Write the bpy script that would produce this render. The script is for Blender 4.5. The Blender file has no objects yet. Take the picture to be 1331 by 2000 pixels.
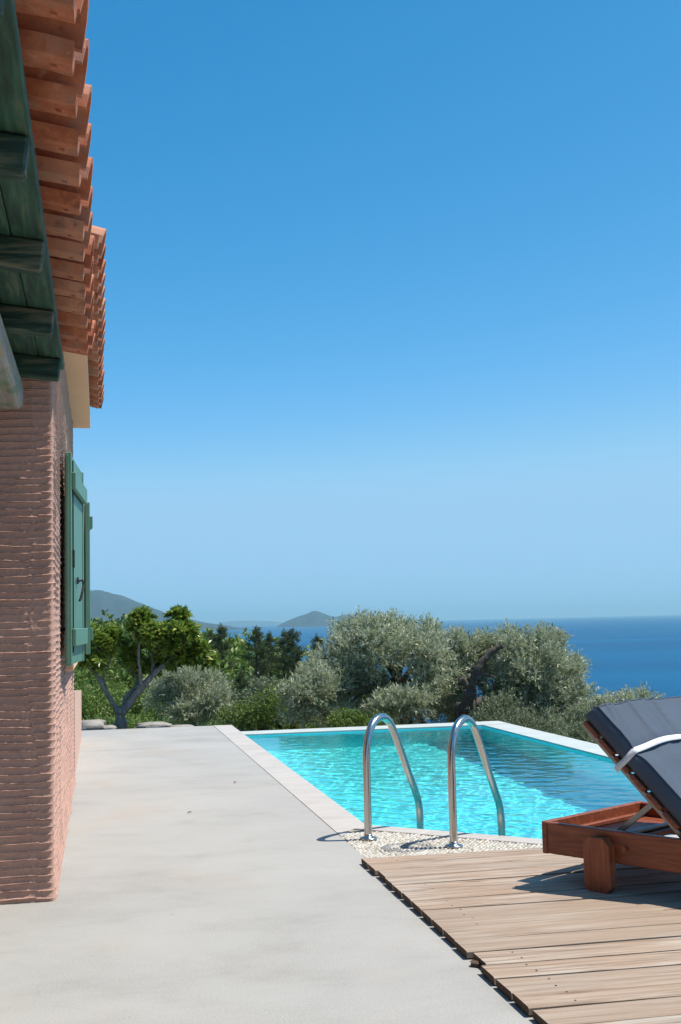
import bpy, math, random
import numpy as np
from mathutils import Vector, Matrix
random.seed(7); rng = np.random.default_rng(7)
S = bpy.context.scene; COL = S.collection
# ---------------------------------------------------------------- camera
YAW, PIT, ROL, EYE = 0.19749, 0.089995, -0.02307, 1.15
_R = Vector((math.cos(YAW), -math.sin(YAW), 0))
_F = Vector((math.sin(YAW)*math.cos(PIT), math.cos(YAW)*math.cos(PIT), math.sin(PIT)))
_U = _R.cross(_F)
_R2 = _R*math.cos(ROL) + _U*math.sin(ROL); _U2 = _R2.cross(_F)
cd = bpy.data.cameras.new('camera'); cam = bpy.data.objects.new('camera', cd); COL.objects.link(cam)
cd.sensor_fit = 'VERTICAL'; cd.sensor_height = 36; cd.lens = 42.59; cd.clip_start = .05; cd.clip_end = 200000
M = Matrix((_R2, _U2, -_F)).transposed().to_4x4(); M.translation = (0, 0, EYE); cam.matrix_world = M
S.camera = cam
# ---------------------------------------------------------------- sky and sun
SUN = Vector((.48, -.075, 1)).normalized()
w = bpy.data.worlds.new('World'); S.world = w; w.use_nodes = True
wn = w.node_tree.nodes; wl = w.node_tree.links; bg = wn['Background']
sky = wn.new('ShaderNodeTexSky'); sky.sky_type = 'NISHITA'; sky.sun_disc = False
sky.sun_elevation = math.asin(SUN.z); sky.sun_rotation = math.atan2(SUN.x, SUN.y)
sky.altitude = 0; sky.air_density = .55; sky.dust_density = .55; sky.ozone_density = 8.0
hs = wn.new('ShaderNodeMix'); hs.data_type = 'RGBA'; hs.blend_type = 'MULTIPLY'; hs.inputs[0].default_value = 1; hs.inputs[7].default_value = (.5, 1.1, 1.14, 1)
wl.new(sky.outputs[0], hs.inputs[6])
sep = wn.new('ShaderNodeSeparateColor'); cmb = wn.new('ShaderNodeCombineColor'); wl.new(hs.outputs[2], sep.inputs[0])
for ch, (pw, k, top) in enumerate(((2.5, 70.0, .31), (1.0, 1.25, .56), (.78, 1.01, .81))):       # clear Aegean blue, the whole sky alike
    m0 = wn.new('ShaderNodeMath'); m0.operation = 'MULTIPLY'; m0.inputs[1].default_value = .15; wl.new(sep.outputs[ch], m0.inputs[0])
    m1 = wn.new('ShaderNodeMath'); m1.operation = 'POWER'; m1.inputs[1].default_value = pw; wl.new(m0.outputs[0], m1.inputs[0])
    m2 = wn.new('ShaderNodeMath'); m2.operation = 'MULTIPLY'; m2.inputs[1].default_value = k/.15; wl.new(m1.outputs[0], m2.inputs[0]); m3 = wn.new('ShaderNodeMath'); m3.operation = 'SMOOTH_MIN'; m3.inputs[1].default_value = top/.15; m3.inputs[2].default_value = (.15 if ch == 0 else .08)/.15; wl.new(m2.outputs[0], m3.inputs[0]); wl.new(m3.outputs[0], cmb.inputs[ch])
wl.new(cmb.outputs[0], bg.inputs['Color'])
bg.inputs['Strength'].default_value = .15
sd = bpy.data.lights.new('sun', 'SUN'); sd.energy = 5.0; sd.angle = math.radians(.53); sd.color = (1, .94, .845)
so = bpy.data.objects.new('sun', sd); COL.objects.link(so); so.rotation_euler = SUN.to_track_quat('Z', 'Y').to_euler()
sd.cycles.is_caustics_light = True
S.view_settings.view_transform = 'Standard'; S.view_settings.look = 'None'
S.view_settings.exposure = 0.2; S.view_settings.gamma = 1
S.cycles.use_denoising = True; S.cycles.max_bounces = 10; S.cycles.transparent_max_bounces = 12
S.cycles.volume_bounces = 0; S.cycles.sample_clamp_indirect = 6; S.cycles.caustics_reflective = False
# ---------------------------------------------------------------- pixel of the photo -> point in the place
def ray(x, y): return _F + _R2*((x-665.5)/2366.2) - _U2*((y-1000)/2366.2)
def at_y(x, y, Y): d = ray(x, y); return Vector((0, 0, EYE)) + d*(Y/d.y)
def mpp(Y): return Y/2366.2*1.02
# ---------------------------------------------------------------- helpers
def tag(o, label=None, cat=None, group=None, kind=None):
    if label: o['label'] = label
    if cat: o['category'] = cat
    if group: o['group'] = group
    if kind: o['kind'] = kind
    return o
def empty(name, loc=(0, 0, 0), rz=0, label=None, cat=None, group=None):
    o = bpy.data.objects.new(name, None); COL.objects.link(o); o.location = loc; o.rotation_euler = (0, 0, rz)
    return tag(o, label, cat, group)
def link(name, me, mat=None, parent=None, loc=None):
    o = bpy.data.objects.new(name, me); COL.objects.link(o)
    if mat:
        for m in (mat if isinstance(mat, (list, tuple)) else [mat]):
            if not me.materials or len(me.materials) < 4: me.materials.append(m)
    if parent:
        o.parent = parent
        if parent.name in WORLD: o.matrix_parent_inverse = WORLD[parent.name].inverted()
    if loc is not None: o.location = loc
    if parent and parent.name in WORLD: WORLD[o.name] = Matrix.Identity(4) if loc is None else Matrix.Translation(loc)
    return o
WORLD = {}                                   # things whose parts are written in world coordinates
def wempty(name, loc, *a, **k):
    o = empty(name, loc, *a, **k); WORLD[o.name] = Matrix.Translation(loc); return o
class MB:
    def __init__(s): s.v = []; s.f = []; s.m = []
    def add(s, vs, fs, mi=0):
        b = len(s.v); s.v += [tuple(p) for p in vs]; s.f += [tuple(b+i for i in f) for f in fs]; s.m += [mi]*len(fs); return s
    def box(s, x0, x1, y0, y1, z0, z1, c=0, mi=0, mtx=None):
        # box with small chamfer c
        if c <= 0:
            vs = [Vector((x, y, z)) for x in (x0, x1) for y in (y0, y1) for z in (z0, z1)]
            fs = [(0, 1, 3, 2), (4, 6, 7, 5), (0, 4, 5, 1), (2, 3, 7, 6), (0, 2, 6, 4), (1, 5, 7, 3)]
        else:
            vs = []; idx = {}
            for i, (x, sx) in enumerate(((x0, 1), (x1, -1))):
                for j, (y, sy) in enumerate(((y0, 1), (y1, -1))):
                    for k, (z, sz) in enumerate(((z0, 1), (z1, -1))):
                        for a, off in enumerate(((0, c, c), (c, 0, c), (c, c, 0))):
                            idx[i, j, k, a] = len(vs); vs.append(Vector((x+sx*off[0], y+sy*off[1], z+sz*off[2])))
            fs = []
            for i in (0, 1):
                q = [idx[i, 0, 0, 0], idx[i, 1, 0, 0], idx[i, 1, 1, 0], idx[i, 0, 1, 0]]; fs.append(q if i else q[::-1])
                q = [idx[0, i, 0, 1], idx[1, i, 0, 1], idx[1, i, 1, 1], idx[0, i, 1, 1]]; fs.append(q[::-1] if i else q)
                q = [idx[0, 0, i, 2], idx[1, 0, i, 2], idx[1, 1, i, 2], idx[0, 1, i, 2]]; fs.append(q if i else q[::-1])
            for i in (0, 1):
                for j in (0, 1):
                    e = [idx[i, j, 0, 0], idx[i, j, 0, 1], idx[i, j, 1, 1], idx[i, j, 1, 0]]; fs.append(e if i == j else e[::-1])
                    e = [idx[i, 0, j, 0], idx[i, 0, j, 2], idx[i, 1, j, 2], idx[i, 1, j, 0]]; fs.append(e[::-1] if i == j else e)
                    e = [idx[0, i, j, 1], idx[0, i, j, 2], idx[1, i, j, 2], idx[1, i, j, 1]]; fs.append(e if i == j else e[::-1])
                    for k in (0, 1):
                        t = [idx[i, j, k, 0], idx[i, j, k, 1], idx[i, j, k, 2]]; fs.append(t if (i+j+k) % 2 else t[::-1])
        if mtx: vs = [mtx @ v for v in vs]
        return s.add(vs, fs, mi)
    def tube(s, pts, rad, n=8, cap=True, mi=0):
        pts = [Vector(p) for p in pts]
        if not hasattr(rad, '__len__'): rad = [rad]*len(pts)
        b = len(s.v); up = None
        for i, p in enumerate(pts):
            t = (pts[min(i+1, len(pts)-1)] - pts[max(i-1, 0)]).normalized()
            if up is None: up = t.orthogonal().normalized()
            up = (up - t*up.dot(t)).normalized(); sd_ = t.cross(up)
            for k in range(n):
                a = 2*math.pi*k/n; s.v.append(tuple(p + (up*math.cos(a) + sd_*math.sin(a))*rad[i]))
        for i in range(len(pts)-1):
            for k in range(n):
                k2 = (k+1) % n; s.f.append((b+i*n+k, b+i*n+k2, b+(i+1)*n+k2, b+(i+1)*n+k)); s.m.append(mi)
        if cap:
            s.f.append(tuple(b+k for k in range(n))[::-1]); s.f.append(tuple(b+(len(pts)-1)*n+k for k in range(n))); s.m += [mi, mi]
        return s
    def lathe(s, prof, n=20, o=(0, 0, 0), mi=0):
        b = len(s.v); o = Vector(o)
        for r, z in prof:
            for k in range(n):
                a = 2*math.pi*k/n; s.v.append((o.x+r*math.cos(a), o.y+r*math.sin(a), o.z+z))
        for i in range(len(prof)-1):
            for k in range(n):
                k2 = (k+1) % n; s.f.append((b+i*n+k, b+i*n+k2, b+(i+1)*n+k2, b+(i+1)*n+k)); s.m.append(mi)
        s.f.append(tuple(b+k for k in range(n))[::-1]); s.f.append(tuple(b+(len(prof)-1)*n+k for k in range(n))); s.m += [mi, mi]
        return s
    def prism(s, poly, z0, z1, mi=0):
        n = len(poly); vs = [(x, y, z0) for x, y in poly] + [(x, y, z1) for x, y in poly]
        fs = [tuple(range(n))[::-1], tuple(range(n, 2*n))] + [(i, (i+1) % n, n+(i+1) % n, n+i) for i in range(n)]
        return s.add(vs, fs, mi)
    def mesh(s, name, smooth=False):
        me = bpy.data.meshes.new(name); me.from_pydata(s.v, [], s.f)
        me.polygons.foreach_set('material_index', s.m)
        if smooth: me.polygons.foreach_set('use_smooth', [True]*len(s.f))
        me.update(); return me
    def build(s, name, mat, parent=None, smooth=False, loc=None): return link(name, s.mesh(name, smooth), mat, parent, loc)
def np_mesh(name, v, quads, smooth=True):
    me = bpy.data.meshes.new(name); n = len(quads); k = quads.shape[1]
    me.vertices.add(len(v)); me.vertices.foreach_set('co', np.ascontiguousarray(v, np.float32).ravel())
    me.loops.add(n*k); me.loops.foreach_set('vertex_index', quads.astype(np.int32).ravel())
    me.polygons.add(n); me.polygons.foreach_set('loop_start', np.arange(0, n*k, k, dtype=np.int32))
    me.polygons.foreach_set('use_smooth', np.full(n, smooth)); me.update(calc_edges=True); return me
def grid_faces(nu, nv):
    i = np.arange(nu-1)[:, None]*nv + np.arange(nv-1)[None]; i = i.ravel()
    return np.stack([i, i+nv, i+nv+1, i+1], 1)
def rot_about(axis, ang): return Matrix.Rotation(ang, 4, axis)
# smooth value noise on numpy arrays
def vnoise(x, y, seed=0):
    def h(i, j):
        n = (i*374761393 + j*668265263 + seed*974711) & 0x7fffffff
        n = ((n ^ (n >> 13))*1274126177) & 0x7fffffff
        return ((n ^ (n >> 16)) & 0xffff)/65535.0
    x = np.asarray(x, float); y = np.asarray(y, float)
    i = np.floor(x).astype(np.int64); j = np.floor(y).astype(np.int64); u = x-i; v = y-j
    u = u*u*(3-2*u); v = v*v*(3-2*v)
    return (h(i, j)*(1-u)+h(i+1, j)*u)*(1-v) + (h(i, j+1)*(1-u)+h(i+1, j+1)*u)*v
def fbm(x, y, seed=0, o=4):
    a = 0; t = 0
    for k in range(o): a = a + vnoise(x*2**k, y*2**k, seed+k*17)*.5**k; t += .5**k
    return a/t
# ---------------------------------------------------------------- materials
class NT:
    def __init__(s, name):
        s.mat = bpy.data.materials.new(name); s.mat.use_nodes = True; s.t = s.mat.node_tree; s.n = s.t.nodes
        s.b = s.n['Principled BSDF']; s.out = s.n['Material Output']; s._tc = None
    def add(s, t, **kw):
        nd = s.n.new('ShaderNode'+t)
        for k, v in kw.items(): setattr(nd, k, v)
        return nd
    def set(s, nd, **kw):
        for k, v in kw.items():
            i = nd.inputs[int(k[1:])] if k[0] == '_' and k[1:].isdigit() else nd.inputs[k.replace('_', ' ')]
            if isinstance(v, bpy.types.NodeSocket): s.t.links.new(v, i)
            else: i.default_value = v
        return nd
    def co(s, scale=(1, 1, 1), rot=(0, 0, 0), kind='Object', loc=None):
        if s._tc is None: s._tc = s.add('TexCoord')
        m = s.add('Mapping'); s.t.links.new(s._tc.outputs[kind], m.inputs[0]); m.inputs['Scale'].default_value = scale; m.inputs['Rotation'].default_value = rot
        if loc is not None: s.t.links.new(loc, m.inputs['Location'])
        return m.outputs[0]
    def noise(s, vec, scale=5, detail=4, rough=.55, dist=0):
        nd = s.add('TexNoise'); s.set(nd, Vector=vec, Scale=scale, Detail=detail, Roughness=rough, Distortion=dist); return nd.outputs['Fac']
    def ramp(s, fac, stops, interp='LINEAR'):
        nd = s.add('ValToRGB'); s.t.links.new(fac, nd.inputs[0]); cr = nd.color_ramp; cr.interpolation = interp
        while len(cr.elements) < len(stops): cr.elements.new(.5)
        for e, (p, c) in zip(cr.elements, stops):
            e.position = p; e.color = (*c, 1) if hasattr(c, '__len__') else (c, c, c, 1)
        return nd.outputs[0]
    def mix(s, fac, a, b, mode='MIX'):
        nd = s.add('Mix', data_type='RGBA', blend_type=mode)
        for i, v in ((0, fac), (6, a), (7, b)):
            if isinstance(v, bpy.types.NodeSocket): s.t.links.new(v, nd.inputs[i])
            else: nd.inputs[i].default_value = ((*v, 1) if hasattr(v, '__len__') and len(v) == 3 else v)
        return nd.outputs[2]
    def math(s, op, a, b=0.0):
        nd = s.add('Math', operation=op)
        for i, v in ((0, a), (1, b)):
            if isinstance(v, bpy.types.NodeSocket): s.t.links.new(v, nd.inputs[i])
            else: nd.inputs[i].default_value = v
        return nd.outputs[0]
    def bump(s, h, strength=.3, dist=.01):
        nd = s.add('Bump'); s.set(nd, Height=h, Strength=strength, Distance=dist); s.t.links.new(nd.outputs[0], s.b.inputs['Normal']); return nd
    def rnd(s): return s.add('ObjectInfo').outputs['Random']
    def rndvec(s):
        r = s.rnd(); c = s.add('CombineXYZ'); k = s.math('MULTIPLY', r, 37.0); s.set(c, X=k, Y=s.math('MULTIPLY', r, 91.0), Z=k); return c.outputs[0]
    def base(s, c, rough=.6, **kw):
        s.set(s.b, Base_Color=((*c, 1) if not isinstance(c, bpy.types.NodeSocket) else c), Roughness=rough, **kw); return s
MT = {}
def m_concrete():
    t = NT('concrete'); big = t.noise(t.co((.8, 1.0, 1)), 1.0, 6, .62, .5); streak = t.noise(t.co((1.0, 1.7, 1), (0, 0, .1)), 2.4, 7, .68, .25)
    fine = t.noise(t.co(), 130, 3, .7); rust = t.noise(t.co((1, .6, 1)), 1.7, 3, .5, .3)
    c = t.ramp(big, [(.26, (.26, .232, .195)), (.5, (.37, .343, .303)), (.74, (.47, .443, .395))])
    c = t.mix(t.ramp(streak, [(.35, 0), (.75, .75)]), c, (.43, .415, .385)); 
    c = t.mix(t.math('MULTIPLY', t.ramp(streak, [(.3, 1), (.46, 0)]), .3), c, (.25, .242, .225))
    c = t.mix(t.math('MULTIPLY', t.ramp(rust, [(.55, 0), (.7, 1)]), .42), c, (.40, .29, .20))
    v = t.add('TexVoronoi', feature='DISTANCE_TO_EDGE'); t.set(v, Vector=t.co((1, 1, 1)), Scale=.42); dn = t.noise(t.co(), 6, 4)
    vv = t.add('VectorMath', operation='ADD'); mp = t.co((1, 1, 1)); t.t.links.new(mp, vv.inputs[0])
    sc = t.add('VectorMath', operation='SCALE'); nz = t.add('TexNoise'); t.set(nz, Vector=t.co(), Scale=3.0, Detail=5.0); t.t.links.new(nz.outputs['Color'], sc.inputs[0]); sc.inputs['Scale'].default_value = .22
    t.t.links.new(sc.outputs[0], vv.inputs[1]); t.t.links.new(vv.outputs[0], v.inputs['Vector'])
    crack = t.ramp(v.outputs['Distance'], [(0.0, 1), (.0016, 0)]); c = t.mix(t.math('MULTIPLY', crack, t.ramp(t.noise(t.co(), .9, 2), [(.5, 0), (.62, .4)])), c, (.3, .28, .25))
    sp = t.add('TexVoronoi'); t.set(sp, Vector=t.co((1, 1, 1)), Scale=3.1); c = t.mix(t.ramp(sp.outputs['Distance'], [(.02, .75), (.035, 0)]), c, (.2, .18, .16))
    c = t.mix(.42, c, t.ramp(fine, [(.3, .24), (.7, .46)])); t.base(c, .85); t.bump(t.mix(.5, fine, streak), .12, .01); return t.mat
def m_plaster():
    t = NT('pink_plaster'); n = t.noise(t.co(), 3, 5); f = t.noise(t.co(), 60, 4, .65)
    c = t.ramp(n, [(.3, (.475, .270, .203)), (.7, (.55, .32, .25))]); c = t.mix(.35, c, t.ramp(f, [(.3, (.34, .185, .138)), (.75, (.54, .35, .275))])); t.base(c, .9); t.bump(f, .6, .008); return t.mat
def m_smooth_plaster():
    t = NT('smooth_pink_plaster'); n = t.noise(t.co(), 4, 5); c = t.ramp(n, [(.3, (.60, .38, .29)), (.7, (.67, .44, .35))]); t.base(c, .85); t.bump(t.noise(t.co(), 40, 4), .15, .004); return t.mat
def m_cornice():
    t = NT('cream_cornice'); n = t.noise(t.co((1, .3, 1)), 5, 4); t.base(t.ramp(n, [(.3, (.84, .50, .31)), (.7, (.90, .56, .36))]), .85); t.bump(t.noise(t.co(), 50, 3), .1, .003); return t.mat
def m_tile():
    t = NT('terracotta'); n = t.noise(t.co((3, 3, 3), loc=t.rndvec()), 4, 5, .65); r = t.rnd()
    c = t.ramp(n, [(.25, (.26, .062, .024)), (.5, (.44, .125, .05)), (.75, (.60, .235, .12))])
    c = t.mix(t.ramp(r, [(0, 0), (.5, .1), (1, .75)]), c, (.52, .26, .16)); p = t.noise(t.co((1, 1, 1), loc=t.rndvec()), 9, 3); c = t.mix(t.ramp(p, [(.5, 0), (.68, .6)]), c, (.30, .20, .15)); dk = t.noise(t.co((3, 3, 3), loc=t.rndvec()), 5, 5, .7); c = t.mix(t.ramp(dk, [(.3, .65), (.45, 0)]), c, (.12, .035, .02)); c = t.mix(t.ramp(dk, [(.62, 0), (.72, .4)]), c, (.62, .45, .36))
    t.base(c, .8); t.bump(t.noise(t.co(), 70, 4), .25, .004); return t.mat
def m_greenwood():
    t = NT('weathered_green_wood'); g = t.noise(t.co((14, 1.2, 14), loc=t.rndvec()), 3, 6, .6, .4); w_ = t.noise(t.co((2, .7, 2), loc=t.rndvec()), 3, 4, .6)
    c = t.ramp(g, [(.3, (.008, .027, .018)), (.5, (.018, .072, .045)), (.68, (.045, .125, .075))])
    c = t.mix(t.ramp(t.mix(.6, g, w_), [(.53, 0), (.66, .8)]), c, (.15, .125, .07)); t.base(c, .75); t.bump(g, .5, .006); return t.mat
def m_greenwood_x():
    t = NT('weathered_green_rafter'); g = t.noise(t.co((1.3, 16, 16), loc=t.rndvec()), 3, 6, .6, .4); w_ = t.noise(t.co((1, 3, 3), loc=t.rndvec()), 3, 4, .6)
    c = t.ramp(g, [(.3, (.006, .02, .014)), (.5, (.015, .05, .034)), (.68, (.035, .09, .058))])
    c = t.mix(t.ramp(t.mix(.5, g, w_), [(.5, 0), (.6, .85)]), c, (.14, .125, .08)); t.base(c, .8); t.bump(g, .6, .008); return t.mat
def m_greywood():
    t = NT('grey_green_beam'); g = t.noise(t.co((14, 1., 14)), 3, 6, .6, .4); w_ = t.noise(t.co((3, 1.5, 3)), 5, 5, .65)
    c = t.ramp(g, [(.3, (.20, .19, .165)), (.7, (.40, .385, .35))]); c = t.mix(t.ramp(w_, [(.52, 0), (.6, .85)]), c, (.34, .26, .13)); c = t.mix(t.ramp(t.noise(t.co((2, 1, 2)), 2.4, 4), [(.56, 0), (.64, .6)]), c, (.07, .17, .09)); t.base(c, .8); t.bump(g, .5, .006); return t.mat
def m_shutter():
    t = NT('shutter_green_paint'); n = t.noise(t.co((8, 8, 1.2)), 4, 4); t.base(t.ramp(n, [(.3, (.08, .20, .135)), (.7, (.12, .26, .18))]), .45); t.bump(n, .12, .003); return t.mat
def m_deck():
    t = NT('weathered_decking'); rv = t.rndvec(); g = t.noise(t.co((1.1, 26, 8), loc=rv), 2.2, 7, .62, .7); g2 = t.noise(t.co((.7, 70, 20), loc=rv), 2, 4, .6); b = t.noise(t.co((1.1, 2.2, 1), loc=rv), 2, 4, .6)
    c = t.ramp(g, [(.36, (.15, .095, .062)), (.48, (.36, .265, .195)), (.62, (.55, .465, .385))]); c = t.mix(t.ramp(b, [(.4, 0), (.68, .6)]), c, (.38, .235, .145)); c = t.mix(t.ramp(b, [(.28, .55), (.45, 0)]), c, (.43, .40, .36))
    r = t.rnd(); c = t.mix(t.math('MULTIPLY', r, .75), c, (.33, .245, .18)); c = t.mix(t.ramp(g2, [(.32, .55), (.44, 0)]), c, (.20, .14, .10))
    k = t.add('TexVoronoi'); t.set(k, Vector=t.co((1.6, 7, 1), loc=rv), Scale=1.0); c = t.mix(t.ramp(k.outputs['Distance'], [(.06, .85), (.14, 0)]), c, (.17, .085, .045))
    t.base(c, .75); t.bump(t.mix(.5, g, g2), .35, .004); return t.mat
def m_loungerwood():
    t = NT('stained_red_wood'); rv = t.rndvec(); g = t.noise(t.co((2, 22, 22), loc=rv), 2.4, 6, .6, .6); c = t.ramp(g, [(.3, (.13, .028, .012)), (.5, (.245, .06, .025)), (.7, (.36, .105, .045))])
    c = t.mix(t.math('MULTIPLY', t.rnd(), .3), c, (.28, .09, .035)); t.base(c, .42); t.bump(g, .15, .003); return t.mat
def m_loungerwood_v():
    t = NT('stained_red_wood_upright'); rv = t.rndvec(); g = t.noise(t.co((24, 24, 2.2), loc=rv), 2.2, 6, .6, .6); c = t.ramp(g, [(.3, (.17, .04, .015)), (.5, (.30, .078, .03)), (.7, (.41, .125, .052))])
    k = t.add('TexVoronoi'); t.set(k, Vector=t.co((1, 1, 1), loc=rv), Scale=11.0); c = t.mix(t.ramp(k.outputs['Distance'], [(.06, .8), (.1, 0)]), c, (.07, .015, .006)); t.base(c, .42); t.bump(g, .15, .003); return t.mat
def m_steel():
    t = NT('polished_steel'); n = t.noise(t.co((60, 60, 3)), 3, 3); t.base((.52, .505, .48), .2, Metallic=1.0); t.set(t.b, Roughness=t.ramp(n, [(.3, .16), (.7, .3)])); return t.mat
def m_alu():
    t = NT('grey_aluminium'); n = t.noise(t.co(), 20, 3); t.base(t.ramp(n, [(.3, (.30, .30, .28)), (.7, (.42, .42, .40))]), .45, Metallic=.6); return t.mat
def m_iron(): 
    t = NT('black_iron'); t.base(t.ramp(t.noise(t.co(), 30, 3), [(.3, (.012, .012, .013)), (.7, (.04, .035, .03))]), .6); return t.mat
def m_fabric():
    t = NT('charcoal_canvas'); n = t.noise(t.co(), 5, 4); wv = t.add('TexWave'); t.set(wv, Vector=t.co((1, 1, 1)), Scale=260.0); f = t.noise(t.co(), 380, 2)
    t.base(t.mix(.4, t.ramp(n, [(.3, (.066, .088, .122)), (.7, (.088, .113, .153))]), t.ramp(f, [(.3, (.06, .08, .11)), (.7, (.10, .126, .166))])), .7, Specular_IOR_Level=.12); t.bump(t.mix(.5, f, n), .25, .002); return t.mat
def m_white():
    t = NT('white_webbing'); t.base(t.ramp(t.noise(t.co(), 60, 3), [(.3, (.68, .68, .68)), (.7, (.8, .8, .8))]), .7); return t.mat
def m_stone():
    t = NT('pale_coping_stone'); rv = t.rndvec(); n = t.noise(t.co((1, 2.5, 1), (0, 0, .4), loc=rv), 3, 6, .6, .5); f = t.noise(t.co(), 70, 4, .7)
    c = t.ramp(n, [(.3, (.42, .37, .325)), (.55, (.50, .455, .41)), (.75, (.55, .51, .47))]); c = t.mix(t.math('MULTIPLY', t.rnd(), .25), c, (.46, .39, .33)); c = t.mix(.2, c, t.ramp(f, [(.3, .36), (.7, .58)])); t.base(c, .7); t.bump(f, .15, .004); return t.mat
def m_poolwhite():
    t = NT('white_pool_edge'); n = t.noise(t.co((1, 1, 1)), 4, 5); t.base(t.ramp(n, [(.3, (.46, .49, .46)), (.7, (.55, .58, .55))]), .55); return t.mat
def m_basin():
    t = NT('turquoise_pool_plaster'); n = t.noise(t.co(), 2.2, 5); t.base(t.ramp(n, [(.3, (.09, .87, .91)), (.7, (.12, .92, .95))]), .6); return t.mat
def m_water():
    t = NT('pool_water'); g = t.add('BsdfGlass'); t.set(g, Color=(.88, 1, 1, 1), Roughness=0.0, IOR=1.33); t.t.links.new(g.outputs[0], t.out.inputs[0]); return t.mat
def m_pebble(c0, c1, nm):
    t = NT(nm); g = t.add('NewGeometry'); t.base(t.ramp(g.outputs['Random Per Island'], [(0, c0), (.5, c1), (.85, tuple(x*1.08 for x in c1)), (1, (.42, .32, .22))]), .5); return t.mat
def m_mortar():
    t = NT('pebble_mortar'); t.base(t.ramp(t.noise(t.co(), 40, 3), [(.3, (.27, .23, .18)), (.7, (.34, .30, .24))]), .9); return t.mat
def m_sea():
    t = NT('sea_water'); a = t.noise(t.co((.05, .11, 1), (0, 0, .5)), 1.0, 6, .62); b = t.noise(t.co((.0014, .004, 1), (0, 0, .3)), 1.0, 4, .55); c2 = t.noise(t.co((.3, .55, 1), (0, 0, .5)), 1, 4, .6)
    t.base(t.ramp(b, [(.3, (.0, .055, .145)), (.7, (.0, .105, .235))]), .28, IOR=1.33); t.set(t.b, Specular_IOR_Level=.015); t.bump(t.mix(.5, a, c2), 1.0, 2.2); return t.mat
def m_hill():
    t = NT('scrub_covered_hill'); n = t.noise(t.co((.004, .004, .008)), 1, 7, .65); p = t.noise(t.co((.02, .02, .03)), 1, 5, .6)
    c = t.ramp(n, [(.35, (.006, .018, .016)), (.55, (.014, .028, .024)), (.7, (.05, .055, .05))]); c = t.mix(t.ramp(p, [(.45, 0), (.6, .8)]), c, (.008, .02, .016)); t.base(c, .95); return t.mat
def m_ground():
    t = NT('dry_slope_soil'); n = t.noise(t.co(), .6, 6, .65); f = t.noise(t.co(), 7, 5, .7); c = t.ramp(n, [(.35, (.055, .065, .028)), (.55, (.13, .11, .065)), (.72, (.25, .20, .13))]); c = t.mix(.5, c, t.ramp(f, [(.35, (.05, .06, .025)), (.7, (.25, .2, .13))])); t.base(c, .95); t.bump(f, .6, .06); return t.mat
def m_rock():
    t = NT('pale_limestone'); n = t.noise(t.co(), 4, 7, .65); t.base(t.ramp(n, [(.3, (.16, .14, .115)), (.5, (.29, .265, .23)), (.72, (.40, .37, .33))]), .9); t.bump(n, .6, .03); return t.mat
def m_bark(nm, a, b):
    t = NT(nm); n = t.noise(t.co((9, 9, 2.5)), 3, 6, .65, .5); t.base(t.ramp(n, [(.3, a), (.68, b)]), .9); t.bump(n, .7, .02); return t.mat
def m_leaf(nm, stops, back=None, rough=.5, trans=.22, tcol=None):
    t = NT(nm); g = t.add('NewGeometry'); c = t.ramp(g.outputs['Random Per Island'], stops)
    if back: c = t.mix(g.outputs['Backfacing'], c, back)
    t.base(c, rough); t.set(t.b, Specular_IOR_Level=.4)
    if trans:
        tr = t.add('BsdfTranslucent'); t.t.links.new(c, tr.inputs[0]) if tcol is None else t.set(tr, Color=(*tcol, 1)); mx = t.add('MixShader'); mx.inputs[0].default_value = trans
        t.t.links.new(t.b.outputs[0], mx.inputs[1]); t.t.links.new(tr.outputs[0], mx.inputs[2]); t.t.links.new(mx.outputs[0], t.out.inputs[0])
    return t.mat
def m_glass():
    t = NT('window_glass'); t.base((.02, .025, .03), .05); t.bump(t.noise(t.co(), 2, 2), .02, .01); return t.mat
CONC, PLAST, SPLAST, CORN, TILE = m_concrete(), m_plaster(), m_smooth_plaster(), m_cornice(), m_tile()
GWOOD, GRAFT, GREY, SHUT, DECK = m_greenwood(), m_greenwood_x(), m_greywood(), m_shutter(), m_deck()
LWOOD, LWOODV, STEEL, ALU, IRON, FAB, WHITE = m_loungerwood(), m_loungerwood_v(), m_steel(), m_alu(), m_iron(), m_fabric(), m_white()
def m_endgrain():
    t = NT('dark_end_grain'); t.base(t.ramp(t.noise(t.co(), 60, 4), [(.3, (.045, .028, .018)), (.7, (.12, .075, .05))]), .9); return t.mat
ENDG = m_endgrain()
STONE, PEDGE, BASIN, WATER = m_stone(), m_poolwhite(), m_basin(), m_water()
PEBW, PEBG, MORT = m_pebble((.36, .32, .26), (.55, .52, .46), 'white_pebble'), m_pebble((.17, .17, .17), (.27, .27, .27), 'grey_pebble'), m_mortar()
SEA, HILL, GROUND, ROCK, GLASS = m_sea(), m_hill(), m_ground(), m_rock(), m_glass()
BARK_O, BARK_C, BARK_P = m_bark('olive_bark', (.03, .022, .017), (.13, .10, .08)), m_bark('citrus_bark', (.10, .085, .07), (.34, .30, .26)), m_bark('pine_bark', (.05, .035, .028), (.16, .12, .095))
OLIVE = m_leaf('olive_leaf', [(0, (.12, .15, .05)), (.5, (.23, .27, .115)), (.8, (.39, .42, .235)), (1, (.64, .66, .49))], (.62, .64, .48), .4, .2)
CITRUS = m_leaf('citrus_leaf', [(0, (.08, .14, .02)), (.5, (.16, .25, .034)), (.85, (.29, .37, .06)), (1, (.46, .48, .11))], None, .32, .35)
MAQUIS = m_leaf('maquis_leaf', [(0, (.085, .15, .025)), (.5, (.15, .235, .042)), (.85, (.225, .315, .062)), (1, (.34, .32, .10))], None, .5, .2)
MAQ2 = m_leaf('grey_maquis_leaf', [(0, (.09, .125, .055)), (.5, (.15, .19, .09)), (1, (.27, .30, .17))], (.27, .29, .18), .5, .2)
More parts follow.
